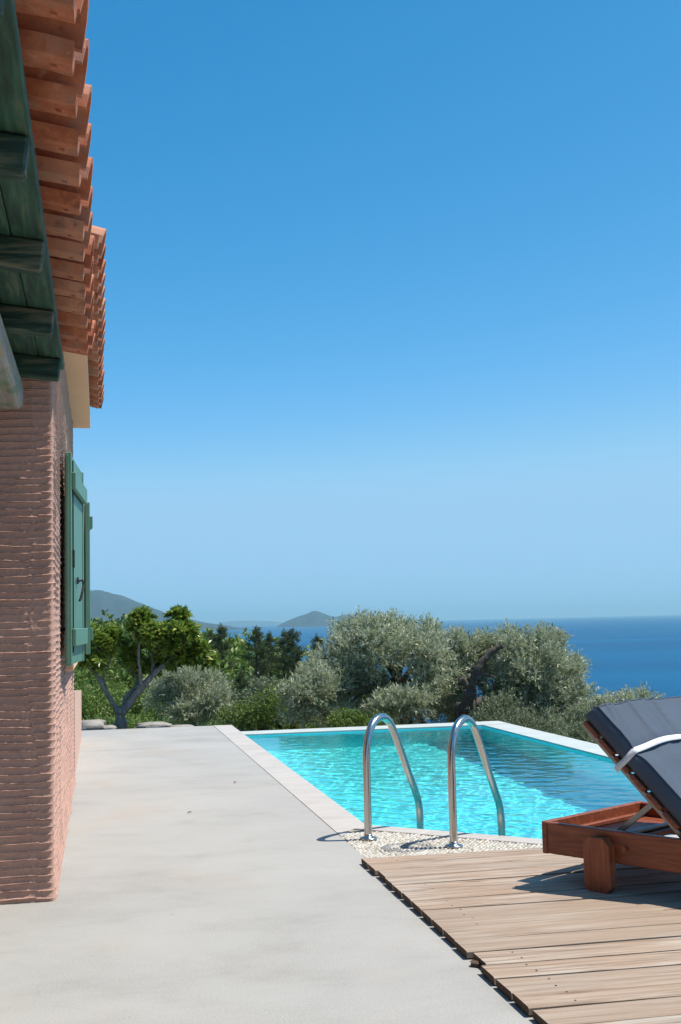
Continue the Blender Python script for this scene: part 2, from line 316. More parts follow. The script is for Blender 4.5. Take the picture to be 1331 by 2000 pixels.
PINE = m_leaf('pine_needles', [(0, (.045, .08, .026)), (.6, (.09, .14, .045)), (.88, (.15, .18, .065)), (1, (.30, .20, .11))], None, .55, .12)
DRYG = m_leaf('dry_grass_blade', [(0, (.30, .24, .12)), (.5, (.22, .22, .09)), (1, (.12, .17, .05))], None, .6, .2)
FLOW = m_leaf('purple_flower', [(0, (.17, .09, .12)), (1, (.28, .16, .22))], None, .6, .2)
# ================================================================ SETTING
def ground_z(X, Y):
    X = np.asarray(X, float); Y = np.asarray(Y, float)
    def sm(a, b, v): t = np.clip((v-a)/(b-a), 0, 1); return t*t*(3-2*t)
    left = sm(14.6, 19.5, Y)*-3.2
    right = np.maximum(sm(13.3, 14.4, Y), sm(4.5, 5.6, X)*sm(6.2, 7.5, Y))*-2.5 - sm(15.5, 30, Y)*1.2
    side = sm(1.2, 2.8, X)
    z = -.16 + left*(1-side) + right*side
    z = z - .075*np.maximum(0, X-.06*Y-4)**1.12*sm(13, 40, Y) - sm(4, 26, X)*4*sm(0, 12, X-4)
    z = z + sm(24, 70, Y)*(1-sm(-2, 12, X-.06*Y))*1.0
    z = z - np.maximum(0, Y-95)*.17 - .1*np.maximum(0, X-30)
    z = z + (fbm(X*.08, Y*.08, 3)-.5)*2.2*sm(18, 40, Y) + (fbm(X*.5, Y*.5, 5)-.5)*.25*sm(14.3, 16, Y)
    z = z + sm(60, 200, -X)*14*sm(40, 120, Y)
    return np.maximum(z, -40)
def sheet(name, xs, ys, fz, mat):
    Xg, Yg = np.meshgrid(xs, ys, indexing='ij'); v = np.stack([Xg, Yg, fz(Xg, Yg)], -1).reshape(-1, 3)
    return link(name, np_mesh(name, v, grid_faces(len(xs), len(ys))), mat)
xs = np.concatenate([np.linspace(-900, -60, 20), np.linspace(-50, -6, 15), np.linspace(-5, 12, 50), np.linspace(13, 60, 30), np.linspace(70, 500, 18)])
ys = np.concatenate([np.linspace(-300, -20, 8), np.linspace(-14, 12, 12), np.linspace(12.6, 32, 70), np.linspace(33, 110, 60), np.linspace(115, 600, 20)])
def gz(X, Y):
    z = ground_z(X, Y); inside = (X > -7) & (X < 4.4) & (Y < 13.3) | (X > -7) & (X < 1.2) & (Y < 14.3) | (Y < 5.5) & (X < 8)
    return np.where(inside, -2.2, z)
tag(sheet('ground', xs, ys, gz, GROUND), kind='structure')
# sea: one sheet to the horizon, 35 m below the terrace
SEAZ = -35.0
ss = np.array([-38000, -8000, -2000, 0, 2000, 8000, 38000.]); sy_ = np.array([-38000, -2000, 0, 150, 600, 2000, 8000, 38000.])
tag(sheet('sea', ss, sy_, lambda X, Y: np.full(X.shape, SEAZ), SEA), kind='structure')
# far hills: real relief at their distance
def hill(name, prof, D, depth, seed, nt=160, nd=50, rough=.12):
    px = np.array([p[0] for p in prof], float); py = np.array([p[1] for p in prof], float)
    t = np.linspace(px[0], px[-1], nt); top = np.interp(t, px, py); k = np.ones(5)/5; tp = np.convolve(np.pad(top, 2, 'edge'), k, 'valid')
    v = np.zeros((nt, nd, 3))
    for i in range(nt):
        d = ray(t[i], tp[i]); pk = Vector((0, 0, EYE)) + d*(D/math.hypot(d.x, d.y)); hgt = pk.z - SEAZ
        dx, dy = d.x/math.hypot(d.x, d.y), d.y/math.hypot(d.x, d.y)
        q = np.linspace(-1, 1, nd); sh = np.cos(q*math.pi/2)**1.15; dd = D + q*depth*(.35+.65*min(1, hgt/150))
        n = fbm(t[i]*.045 + 0*q, q*4, seed, 5)-.5
        v[i, :, 0] = dx*dd; v[i, :, 1] = dy*dd; v[i, :, 2] = SEAZ - 3 + (hgt+3)*np.clip(sh*(1+n*rough*6*np.abs(q)), 0, 1) + n*hgt*rough*.6*(1-np.abs(q))
    o = link(name, np_mesh(name, v.reshape(-1, 3), grid_faces(nt, nd)), HILL); tag(o, kind='structure'); return o
hill('coastal_hill', [(-500, 1205), (-300, 1165), (-100, 1150), (60, 1147), (165, 1150), (210, 1157), (262, 1172), (300, 1189), (345, 1203), (400, 1216), (440, 1221), (475, 1228)], 8000, 1500, 4)
hill('island_hill', [(536, 1228), (545, 1221), (560, 1213), (580, 1205), (600, 1199), (610, 1194), (618, 1193), (630, 1197), (645, 1203), (655, 1205), (670, 1201), (690, 1199), (703, 1201), (720, 1208), (738, 1221), (745, 1227)], 10000, 900, 9, rough=.06)
hill('faint_coast_hill', [(395, 1226), (440, 1214), (480, 1212), (520, 1213), (560, 1216), (600, 1222)], 24000, 1500, 21, rough=.05)
# terrace of poured concrete
t_ = MB(); t_.prism([(-7, -8), (1.262, -8), (1.262, 13.99), (-7, 14.2)], -.5, 0)
t_.prism([(1.262, -8), (8, -8), (8, 5.70), (1.262, 5.70)], -.5, -.001)
tag(t_.build('terrace', CONC), kind='structure')
# ================================================================ POOL
ZW = -.045
pool = wempty('swimming_pool', (2.8, 9.5, -1.6), 0, 'turquoise rectangular swimming pool with a cut corner and pale stone coping', 'swimming pool')
# water outline: left X 1.47, cut corner, near Y, right X 4.13, far Y 12.95
CUT0, CUT1 = (1.47, 6.83), (2.36, 5.98)
outl = [CUT0, CUT1, (4.13, 5.98), (4.13, 12.95), (1.47, 12.95)]
FL = -1.4
mb = MB(); n = len(outl)
mb.add([(x, y, FL) for x, y in outl], [tuple(range(n))])
for i in range(n):
    a, b = outl[i], outl[(i+1) % n]; mb.add([(*a, FL), (*b, FL), (*b, -.034), (*a, -.034)], [(0, 3, 2, 1)])
basin = mb.build('basin', BASIN, pool); basin.cycles.is_caustics_receiver = True
def slab(poly, name='coping_slab', z0=-.034, z1=.003, mat=STONE):
    # a slab with a slightly eased top edge
    c = Vector((sum(p[0] for p in poly)/len(poly), sum(p[1] for p in poly)/len(poly))); e = .006; m = MB(); n = len(poly)
    top = [(p[0]+(c.x-p[0])/max(.05, (Vector(p)-c).length)*e, p[1]+(c.y-p[1])/max(.05, (Vector(p)-c).length)*e) for p in poly]
    vs = [(*p, z0) for p in poly] + [(*p, z1-.004) for p in poly] + [(*p, z1) for p in top]
    fs = [tuple(range(n))[::-1], tuple(range(2*n, 3*n))] + [(k*n+i, k*n+(i+1) % n, (k+1)*n+(i+1) % n, (k+1)*n+i) for k in (0, 1) for i in range(n)]
    m.add(vs, fs); return m.build(name, mat, pool)
y = 6.83; G = .002; cuts = [6.83, 7.55, 8.22, 9.05, 9.71, 10.5, 11.25, 11.98, 12.6, 13.25, 13.98]
slab([(1.2635, 6.60), (1.47, 6.83), (1.47, cuts[1]-G), (1.2635, cuts[1]-G)])
for a, b in zip(cuts[1:-1], cuts[2:]): slab([(1.2635, a), (1.47, a), (1.47, b-G), (1.2635, b-G)])
dg = Vector((CUT1[0]-CUT0[0], CUT1[1]-CUT0[1])); L = dg.length; dg /= L; pn = Vector((-dg.y, dg.x)); 
if pn.x > 0: pn = -pn                                       # away from the water
for a, b in ((0, .42), (.42, .83), (.83, L)):
    p0 = Vector(CUT0)+dg*(a+G); p1 = Vector(CUT0)+dg*b; wd = .14
    q1 = p1+pn*wd; q0 = p0+pn*wd
    if a == 0: q0 = Vector((1.273, 6.595)); p0 = Vector((1.473, 6.825)); q0 = Vector((1.375, 6.716)) if False else p0+pn*wd
    slab([tuple(p0), tuple(q0), tuple(q1), tuple(p1)])
# triangular infill between the left run and the diagonal run
p0 = Vector((1.473, 6.825)); q0 = p0+pn*.14; slab([(1.2635, 6.594), (1.2635, 6.503), (1.369, 6.712)])
x = CUT1[0]+.003
q = Vector(CUT1)+pn*.14
slab([(x, 5.98), (q.x+.003, q.y), (q.x+.02, 5.84), (2.95, 5.84), (2.95, 5.98)])
slab([(2.953, 5.98), (2.953, 5.84), (3.6, 5.84), (3.6, 5.98)]); slab([(3.603, 5.98), (3.603, 5.84), (4.45, 5.84), (4.45, 5.98)])
m = MB(); m.prism([(1.474, 12.957), (4.45, 12.957), (4.45, 13.36), (1.474, 13.33)], -3.2, -.02); m.build('far_overflow_edge', PEDGE, pool)
m = MB(); m.prism([(4.137, 5.984), (4.45, 5.984), (4.45, 12.953), (4.137, 12.953)], -3.2, -.021); m.build('side_overflow_edge', PEDGE, pool)
# water surface with real ripples
nx, ny = 220, 560; Xg, Yg = np.meshgrid(np.linspace(1.47, 4.13, nx), np.linspace(5.98, 12.95, ny), indexing='ij')
wz = np.zeros_like(Xg)
for k in range(34):
    lam = .062*5.0**(k/34)*(.85+.3*rng.random()); a = rng.normal(1.1, 1.1); ph = rng.random()*6.28; amp = .00016*(lam/.15)**1.3
    wz += amp*np.sin((Xg*math.cos(a)+Yg*math.sin(a))*2*math.pi/lam+ph+1.2*np.sin(Yg*.9+k))
env = .65+.7*fbm(Xg*.9, Yg*.7, 77)
v = np.stack([Xg, Yg, ZW+wz*env], -1)
# squeeze the near corner to the cut
lim = np.interp(Xg, [1.47, 2.36, 4.13], [6.83, 5.98, 5.98]); v[..., 1] = lim + (Yg-5.98)/(12.95-5.98)*(12.95-lim)
wat = link('pool_water', np_mesh('pool_water', v.reshape(-1, 3), grid_faces(nx, ny)), WATER); tag(wat, kind='structure')
wat.cycles.is_caustics_caster = True
# ================================================================ PEBBLE MOSAIC
peb = wempty('pebble_mosaic', (1.7, 6.1, 0), 0, 'triangle of white pebble mosaic with a grey swirl round the ladder feet', 'mosaic')
mq = Vector(CUT0)+pn*.14; mq1 = Vector(CUT1)+pn*.14
tri = [(1.266, 6.496), (1.266, 5.704), (2.60, 5.704), (2.60, 5.836), (mq1.x+.016, 5.836), (mq1.x, mq1.y-.003), (mq.x-.004, mq.y-.006)]
MB().prism(tri, -.3, -.004).build('mortar_bed', MORT, peb)
def inside(p, poly):
    r = False
    for i in range(len(poly)):
        (x0, y0), (x1, y1) = poly[i], poly[i-1]
        if (y0 > p[1]) != (y1 > p[1]) and p[0] < (x1-x0)*(p[1]-y0)/(y1-y0)+x0: r = not r
    return r
def pebbles():
    A, B = MB(), MB(); step = .0235; c0 = Vector((1.52, 6.10))
    iy = 0; yy = 5.708
    while yy < 6.6:
        xx = 1.268 + (iy % 2)*step*.5
        while xx < 2.6:
            p = (xx+random.uniform(-.004, .004), yy+random.uniform(-.003, .003))
            if inside(p, tri):
                r = (Vector(p)-c0); rr = r.length; th = math.atan2(r.y, r.x)
                grey = (.085 < rr < .13) or rr < .035 or (rr < .085 and math.sin(th*3+rr*60) > .35)
                ang = th+1.57 if rr < .2 else .35+random.uniform(-.7, .7)
                a, b, h = random.uniform(.0112, .0155), random.uniform(.0072, .0100), random.uniform(.0015, .0035)
                ca, sa = math.cos(ang), math.sin(ang); vs = []
                for k in range(6):
                    t = k*math.pi/3; vs.append((p[0]+a*math.cos(t)*ca-b*math.sin(t)*sa, p[1]+a*math.cos(t)*sa+b*math.sin(t)*ca, -.006))
                for k in range(6):
                    t = k*math.pi/3; vs.append((p[0]+.68*(a*math.cos(t)*ca-b*math.sin(t)*sa), p[1]+.68*(a*math.cos(t)*sa+b*math.sin(t)*ca), h*.75))
                vs.append((*p, h))
                fs = [(k, (k+1) % 6, 6+(k+1) % 6, 6+k) for k in range(6)] + [(6+k, 6+(k+1) % 6, 12) for k in range(6)]
                (B if grey else A).add(vs, fs)
            xx += step*1.12
        yy += step*.82; iy += 1
    tag(A.build('white_pebbles', PEBW, peb, True), kind='stuff'); tag(B.build('grey_pebbles', PEBG, peb, True), kind='stuff')
pebbles()
# ================================================================ LADDER
lad = wempty('pool_ladder', (1.57, 6.2, 0), 0, 'polished steel pool ladder with two arched handrails at the cut corner', 'pool ladder')
pp = Vector((.691, .723)); foot = [(1.384, 6.372), (1.749, 6.023)]
def bez(pts, n=9):
    # Catmull-Rom through the points
    out = []; P = [pts[0]]+pts+[pts[-1]]
    for i in range(1, len(P)-2):
        for k in range(n):
            t = k/n; a, b, c, d = (np.array(P[i+j-1], float) for j in range(4))
            out.append(tuple(.5*((2*b)+(-a+c)*t+(2*a-5*b+4*c-d)*t*t+(-a+3*b-3*c+d)*t**3)))
    out.append(tuple(pts[-1])); return out
prof = [(0, .0), (0, .15), (0, .32), (.004, .46), (.03, .545), (.085, .605), (.165, .628), (.235, .605), (.29, .55), (.36, .44), (.44, .31), (.52, .185), (.555, .115), (.566, .03), (.568, -.2), (.568, -.6), (.568, -.95)]
for i, (fx, fy) in enumerate(foot):
    pts = [(fx+pp.x*s, fy+pp.y*s, z) for s, z in bez(prof)]
    h = MB().tube(pts, .0205, 16).build('handrail', STEEL, lad, True)
    MB().lathe([(.047, .003), (.047, .009), (.042, .013), (.026, .016), (.0215, .022), (.0212, .03)], 28, (fx, fy, 0)).build('flange', STEEL, h, True)
for z in (-.28, -.53, -.78):
    a = Vector((foot[0][0]+pp.x*.568, foot[0][1]+pp.y*.568, z)); b = Vector((foot[1][0]+pp.x*.568, foot[1][1]+pp.y*.568, z)); d = (b-a).normalized(); sdv = Vector((-d.y, d.x, 0))
    m = MB(); vs = [p+sdv*s+Vector((0, 0, h)) for p in (a, b) for s in (-.04, .04) for h in (-.012, .012)]
    m.add(vs, [(0, 1, 3, 2), (4, 6, 7, 5), (0, 4, 5, 1), (2, 3, 7, 6), (0, 2, 6, 4), (1, 5, 7, 3)]); m.build('step', STEEL, lad)
# ================================================================ HOUSE
WX, WY, WZ, FARY = -.2, 5.4, 2.72, 9.6
house = wempty('house', (-1.5, 7.5, 0), 0, 'pink plastered house with combed walls, terracotta eaves and green shutters', 'house')
def relief(s, z):
    cw = .41; ci = np.floor(s/cw + .25*(vnoise(0*s+3, z*2.2, 11)-.5)).astype(np.int64)
    ph = vnoise(ci*7.31, 0*s+.5, 31)*.5; fr = s/cw-np.floor(s/cw)
    zz = z + ph*.025 + .016*(vnoise(s*4+ci*5.2, z*3, 5)-.5) + .02*(fbm(s*1.3, z*9, 8)-.5)
    p = .0325; row = np.floor(zz/p).astype(np.int64); f = zz/p-row
    f = f + .10*(vnoise(s*14, row*3.7, 19)-.5)
    amp = .35+1.0*vnoise(s*9+row*2.3, row*1.7, 23)
    gap = vnoise(ci*3.3+row*.31, z*1.8, 41); amp = amp*np.where(gap > .72, .3, 1)
    lip = np.exp(-((f-.60)/.055)**2)*.0070*amp; br = np.clip(vnoise(s*26+row*5.1, row*2.9, 33)*2.6-1.1, 0, 1)
    r = lip + np.exp(-((f-.40)/.05)**2)*.0048*br + .0006*np.cos((f-.6)*6.283)
    edge = np.exp(-(((fr+.04*(vnoise(z*30, ci*1.0, 51)-.5)) % 1)/.035)**2)
    r = r*(1-.6*edge) + edge*.003*vnoise(s*40, z*45, 61)
    return r + .0034*fbm(s*38, z*42, 71, 3)
fx_ = np.concatenate([np.linspace(-4.5, -.9, 10), np.linspace(-.8, WX-.012, 120)]); rad = .012
path = [(x, WY, 0, -1) for x in fx_]
for a in np.linspace(0, math.pi/2, 9)[1:-1]: path.append((WX-rad+rad*math.sin(a), WY+rad-rad*math.cos(a), math.sin(a), -math.cos(a)))
path += [(WX, y, 1, 0) for y in np.concatenate([np.linspace(WY+rad, WY+.1, 14), np.linspace(WY+.115, WY+1.4, 70), np.linspace(WY+1.42, FARY, 70)])]
path += [(WX-.02, FARY+.015, .7, .7), (WX-.3, FARY+.015, 0, 1), (-4.5, FARY+.015, 0, 1)]
path = np.array(path); sl = np.concatenate([[0], np.cumsum(np.hypot(*np.diff(path[:, :2], axis=0).T))])
s0 = sl[len(fx_)]; zz = np.linspace(-.02, WZ, 1350); Sg, Zg = np.meshgrid(sl-s0, zz, indexing='ij')
d = relief(Sg+5, Zg); onc = np.exp(-((Sg-.022)/.020)**4); d = d*(1-.85*onc) + onc*.004*(fbm(Sg*14, Zg*20, 91)-.3)
flare = np.clip(1-Zg/.14, 0, 1)**2*.012
d = d + flare
v = np.stack([path[:, 0][:, None]+path[:, 2][:, None]*d, path[:, 1][:, None]+path[:, 3][:, None]*d, Zg], -1)
link('wall', np_mesh('wall', v.reshape(-1, 3), grid_faces(*Sg.shape)), PLAST, house)
m = MB(); m.box(-4.5, -.064, 5.47, 9.62, 2.705, 2.80, .003); m.build('cornice', CORN, house)
# roof tiles
def pan_mesh(nm):
    m = MB(); n = 7; vs = []; L = .36
    wy = [random.uniform(-.007, .007) for _ in range(n)]
    for i in range(n):
        x = -L*i/(n-1)
        vs += [(x, .012+wy[i]*.5, 0), (x, .098+wy[i], random.uniform(0, .003)), (x, .112+wy[i], .03), (x, .098, .034), (x, .012, .02), (x, -.008+wy[i]*.5, .034)]
    fs = [(0, 1, 2, 3, 4, 5)] + [tuple(6*(n-1)+k for k in range(6))[::-1]] + [(6*i+k, 6*(i+1)+k, 6*(i+1)+(k+1) % 6, 6*i+(k+1) % 6) for i in range(n-1) for k in range(6)]
    m.add(vs, fs); m.box(-.046, -.034, .058, .07, -.005, .001); return m.mesh(nm)
def cover_mesh(nm):
    m = MB(); L = .38; k = 9; vs = []; out = []
    pr = [(-.020, .0), (-.014, .036), (.006, .066), (.036, .085), (.075, .092), (.114, .085), (.144, .066), (.164, .036), (.170, .0)]
    for x, sc in ((0, 1), (-.05, .99), (-L, .93)):
        vs += [(x, .075+(a-.075)*sc, b*sc) for a, b in pr]; vs += [(x, .075+(a-.075)*sc*.83, (b-.013)*sc if 0 < i < k-1 else b) for i, (a, b) in enumerate(pr)]
    fs = []
    for r in range(2):
        o = r*2*k
        for i in range(k-1): fs += [(o+i, o+i+1, o+2*k+i+1, o+2*k+i), (o+k+i, o+3*k+i, o+3*k+i+1, o+k+i+1)]
        fs += [(o, o+2*k, o+3*k, o+k), (o+k-1, o+2*k-1, o+4*k-1, o+3*k-1)]
    fs += [(i, k+i, k+i+1, i+1) for i in range(k-1)] + [(4*k+i, 4*k+i+1, 5*k+i+1, 5*k+i) for i in range(k-1)]
    m.add(vs, fs); return m.mesh(nm)
PANS = [pan_mesh('pan_tile') for _ in range(4)]; COVS = [cover_mesh('cover_tile') for _ in range(2)]
for me in PANS+COVS: me.materials.append(TILE)
def roof_rows(par, y0, n, pitch, tipx, tipz, slope, courses, lip=.02):
    for c in range(courses):
        for i in range(n):
            for kind in (0, 1):
                me = random.choice(PANS if kind == 0 else COVS); o = bpy.data.objects.new('pan_tile' if kind == 0 else 'cover_tile', me); COL.objects.link(o)
                o.parent = par; o.matrix_parent_inverse = WORLD[par.name].inverted()
                x = tipx - c*.30 + random.uniform(-.004, .004) + (lip if kind else 0); yy = y0 + i*pitch + (.105 if kind else 0) + random.uniform(-.004, .004)
                z = tipz + c*.30*slope + (.034 if kind else 0) + c*.008 - (lip*slope if kind else 0)
                o.location = (x, yy, z); o.rotation_euler = (random.uniform(-.02, .02), math.atan(slope)+random.uniform(-.01, .01), random.uniform(-.015, .015))
r = MB(); r.add([(-.08, 5.26, 2.805), (-.08, 9.42, 2.805), (-4.5, 9.42, 4.0), (-4.5, 5.26, 4.0), (-.08, 5.26, 2.78), (-.08, 9.42, 2.78), (-4.5, 9.42, 3.95), (-4.5, 5.26, 3.95)], [(0, 3, 2, 1), (4, 5, 6, 7), (0, 1, 5, 4), (1, 2, 6, 5), (2, 3, 7, 6), (3, 0, 4, 7)])
roof = r.build('roof', SPLAST, house)
roof_rows(roof, 5.20, 18, .2335, -.003, 2.80, .27, 2)
vt = link('verge_tile', COVS[0], None, roof, (-.035, 5.36, 2.86)); vt.rotation_euler = (0, -1.32, 1.2); vt.scale = (.42, .42, .42)
# window with folded-back shutters
win = MB()
for a, b, c, d_ in ((7.27, 7.34, .95, 2.05), (8.86, 8.93, .95, 2.05), (7.34, 8.86, .95, 1.02), (7.34, 8.86, 1.98, 2.05), (8.06, 8.14, 1.02, 1.98)): win.box(-.235, -.17, a, b, c, d_, .004)
wi = win.build('window', SHUT, house); MB().box(-.23, -.205, 7.34, 8.86, 1.02, 1.98).build('pane', GLASS, wi); MB().box(-.25, -.15, 7.2, 9.0, .90, .945, .006).build('sill', CORN, wi)
def shutter(p0, p1, z0, z1, first):
    # p0 hinge end, p1 free end: a ledged shutter of upright boards
    p0, p1 = Vector(p0), Vector(p1); L = (p1-p0).length; a = math.atan2(p1.y-p0.y, p1.x-p0.x)
    M_ = Matrix.Translation((p0.x, p0.y, 0)) @ rot_about('Z', a)
    sgn = 1 if first else -1        # side that faces away from the wall
    sh = MB().box(L-.05, L, -.0165, .0165, z0, z1, .003, mtx=M_).build('shutter', SHUT, house)
    MB().box(0, .05, -.0165, .0165, z0, z1, .003, mtx=M_).build('hinge_stile', SHUT, sh); MB().box(L+.0004, L+.005, -.010, .004, z0+.01, z1-.01, .0015, mtx=M_).build('edge_bead', SHUT, sh)
    nb = 6; bw = (L-.1)/nb
    for i in range(nb): MB().box(.05+i*bw+.0015, .05+(i+1)*bw-.0015, -.011, .011, z0+.004, z1-.004, .003, mtx=M_).build('board', SHUT, sh)
    for z in (z0+.10, z1-.19): MB().box(.02, L-.02, .0165 if sgn > 0 else -.039, .039 if sgn > 0 else -.0165, z, z+.09, .004, mtx=M_).build('batten', SHUT, sh)
    for z in (z0+.24, z1-.25):
        h = MB(); h.box(L*.72, L-.02, -.024, -.017, z, z+.02, mtx=M_) if sgn > 0 else h.box(L*.72, L-.02, .017, .024, z, z+.02, mtx=M_); h.build('hinge_strap', IRON, sh)
    return sh, M_, L
sh1, M1, L1 = shutter((-.105, 7.25), (-.157, 6.38), .955, 2.055, True)
sh2, M2, L2 = shutter((-.083, 8.96), (-.135, 9.52), .955, 2.055, False)
lt = MB(); lt.tube([M1 @ Vector(p) for p in ((.5, .02, 1.40), (.5, .045, 1.405), (.5, .05, 1.38), (.52, .045, 1.34), (.53, .035, 1.30), (.51, .03, 1.295))], .007, 8); lt.box(.47, .53, .0166, .024, 1.385, 1.42, mtx=M1); lt.build('latch', IRON, sh1)
lt = MB(); lt.tube([M1 @ Vector((L1-.06, .02, z)) for z in (1.02, 1.25, 1.5, 1.75, 2.02)], .004, 6); lt.box(L1-.075, L1-.045, .0166, .028, 1.46, 1.55, mtx=M1); lt.box(L1-.075, L1-.045, .0166, .026, 1.92, 1.95, mtx=M1); lt.build('bolt_rod', IRON, sh1)
for z in (1.14, 1.83):
    MB().tube([(-.21, 6.50, z), (-.176, 6.50, z)], .012, 8).build('shutter_stay', IRON, house)
MB().box(-.205, -.165, 6.47, 6.50, .985, 1.01, .002).build('shutter_bracket', WHITE, house)
# unseen wing behind the porch, added to keep sky light off the front wall
m = MB(); m.box(-4.6, -2.6, -5.0, 5.36, -.3, 2.9); m.build('sky_blocking_wall', PLAST, house)
# low garden wall running on from the house
gw = MB(); gw.add([(WX+.008, 9.63, -.3), (WX+.008, 13.15, -.3), (WX-.22, 13.15, -.3), (WX-.22, 9.63, -.3), (WX+.008, 9.63, .665), (WX+.008, 13.15, .492), (WX-.22, 13.15, .492), (WX-.22, 9.63, .665)], [(0, 3, 2, 1), (4, 5, 6, 7), (0, 1, 5, 4), (1, 2, 6, 5), (2, 3, 7, 6), (3, 0, 4, 7)])
tag(gw.build('garden_wall', SPLAST), 'low smooth pink parapet wall running on from the house corner', 'wall')
# ================================================================ PORCH
porch = wempty('porch_roof', (-1.5, 3.5, 0), 0, 'timber porch roof with green rafters and terracotta eave tiles', 'porch roof')
SL = .118
def sloped(x0, x1, y0, y1, z, t, c=.004):
    # piece rising to the left with the porch slope; z = underside height at x = -.16
    Mx = Matrix.Translation((-.16, 0, z)) @ rot_about('Y', math.atan(SL)); return MB().box(x0+.16, x1+.16, y0, y1, 0, t, c, mtx=Mx)
for yc in (-3.4, -2.6, -1.85, -1.07, -.3, .47, 1.25, 2.03, 2.81, 3.585, 4.385, 5.18): sloped(-3.0, -.162+random.uniform(-.004, .004), yc-.038, yc+.038, 2.19, .087, .006).build('rafter', GRAFT, porch)
px = -.150
for i in range(19):
    wd = .135 if i else .10; sloped(px-wd+.003, px, -4.0, 5.385, 2.278+random.uniform(0, .002), .022, .003).build('ceiling_plank', GWOOD, porch); px -= wd
sloped(-3.0, -.26, -4.0, 5.385, 2.302, .09, .0).build('batten_layer', GRAFT, porch)
MB().box(-.46, -.317, -4, 5.31, 2.086, 2.205, .018).build('beam', GREY, porch)
MB().prism([(-.46, -1.2), (-.32, -1.2), (-.32, -1.06), (-.46, -1.06)], 0, 2.084).build('post', GREY, porch)
pr_ = sloped(-3.0, -.30, -4.0, 5.36, 2.405, .02, .0).build('roof_underlay', GRAFT, porch)
roof_rows(pr_, 5.515-.241*39, 40, .241, -.05, 2.398, SL+.06, 2)
# ================================================================ DECK
deck = wempty('wooden_deck', (2.4, 4.4, 0), 0, 'weathered wooden deck of loose grey-brown boards beside the pool', 'deck')
yb = 5.755; PITCH = .1555
for i in range(27):
    x0 = 1.218 + random.uniform(-.006, .006) - (.008 if i > 11 else 0) + (.007 if i == 11 else 0); z = .004 + random.uniform(0, .003)
    tl = random.uniform(-.0035, .0035); g = random.uniform(.011, .018); wd = PITCH - g; x1 = 3.9+random.uniform(-.02, .02)
    Mx = Matrix.Translation((x0, yb-wd, z)) @ rot_about('Z', tl*.6) @ rot_about('X', random.uniform(-.012, .012))
    m = MB(); n = 12; vs = []; bow = random.uniform(-.003, .003)
    for k in range(n+1):
        t = k/n; x = (x1-x0)*t; e = random.uniform(-.0012, .0012); zz_ = bow*math.sin(t*math.pi*2.2)
        vs += [(x, 0+e, 0), (x, 0+e, .019+zz_), (x, .005+e, .0225+zz_), (x, wd-.005+e, .0225+zz_), (x, wd+e, .019+zz_), (x, wd+e, 0)]
    fs = [tuple(range(6))[::-1], tuple(6*n+k for k in range(6))] + [(6*k+j, 6*k+(j+1) % 6, 6*(k+1)+(j+1) % 6, 6*(k+1)+j) for k in range(n) for j in range(6)]
    m.add([Mx @ Vector(q) for q in vs], [f[::-1] for f in fs]); m.m[0] = m.m[1] = 2
    for xj in (1.36, 2.1, 2.9, 3.6):
        for yo in (.032, wd-.032):
            c = Mx @ Vector((xj-x0+random.uniform(-.008, .008), yo+random.uniform(-.008, .008), .0228)); r_ = .0042
            m.add([(c.x+r_*math.cos(q*math.pi/3), c.y+r_*math.sin(q*math.pi/3), c.z) for q in range(6)], [tuple(range(6))], 1)
    m.build('board', [DECK, IRON, ENDG], deck); yb -= PITCH
sp = MB(); sp.add([(1.198, 3.972, .003), (1.222, 3.952, .003), (1.228, 3.972, .003), (1.208, 3.996, .003), (1.2, 3.973, .014), (1.221, 3.955, .012), (1.226, 3.97, .018), (1.209, 3.992, .02)], [(0, 3, 2, 1), (4, 5, 6, 7), (0, 1, 5, 4), (1, 2, 6, 5), (2, 3, 7, 6), (3, 0, 4, 7)])
sp.build('splintered_end', ENDG, deck)
# ================================================================ SUN LOUNGER (local: x along the bed from the head end, y across)
DZ = .0295
lou = empty('sun_lounger', (1.856, 5.037, DZ), math.radians(-58), 'reddish wooden sun lounger with raised backrest on the deck', 'sun lounger')
BW, BL, Z0, Z1 = .745, 1.95, .114, .245
def lbox(nm, x0, x1, y0, y1, z0, z1, mat=LWOOD, c=.004, par=None, mtx=None): return MB().box(x0, x1, y0, y1, z0, z1, c, mtx=mtx).build(nm, mat, par or lou)
lbox('side_rail', .028, BL-.028, 0, .028, Z0, Z1); lbox('side_rail', .028, BL-.028, BW-.028, BW, Z0, Z1)
lbox('end_rail', 0, .0275, -.002, BW+.002, Z0-.002, Z1+.002); lbox('end_rail', BL-.0275, BL, -.002, BW+.002, Z0-.002, Z1+.002)
def leg(x, y0, y1):
    w_, c = .125, .028; pr = [(x, Z0*0+.02), (x+c*.7, 0), (x+w_-c*.7, 0), (x+w_, .02), (x+w_, .215-c), (x+w_-c, .215), (x+c, .215), (x, .215-c)]
    m = MB(); n = len(pr); vs = [(a, y0, b) for a, b in pr]+[(a, y1, b) for a, b in pr]
    m.add(vs, [tuple(range(n)), tuple(range(n, 2*n))[::-1]]+[(i, n+i, n+(i+1) % n, (i+1) % n) for i in range(n)]); return m.build('leg', LWOODV, lou)
for x in (.245, 1.55): leg(x, -.046, -.0015); leg(x, BW+.0015, BW+.046)
for x in (.42, 1.50): MB().tube([(x, -.0145, .178), (x, .0, .178)], .0115, 12).build('bolt', LWOODV, lou)
lbox('ledge_batten', .03, BW*0+.055, .03, BW-.03, .185, .205); lbox('ledge_batten', .30, .34, .03, BW-.03, .165, .19)
lbox('tray_board', .057, .298, .031, BW-.031, .168, .184)
xs_ = .78
while xs_ < BL-.1: lbox('bed_slat', xs_, xs_+.075, .03, BW-.03, Z1-.025, Z1-.003); xs_ += .093
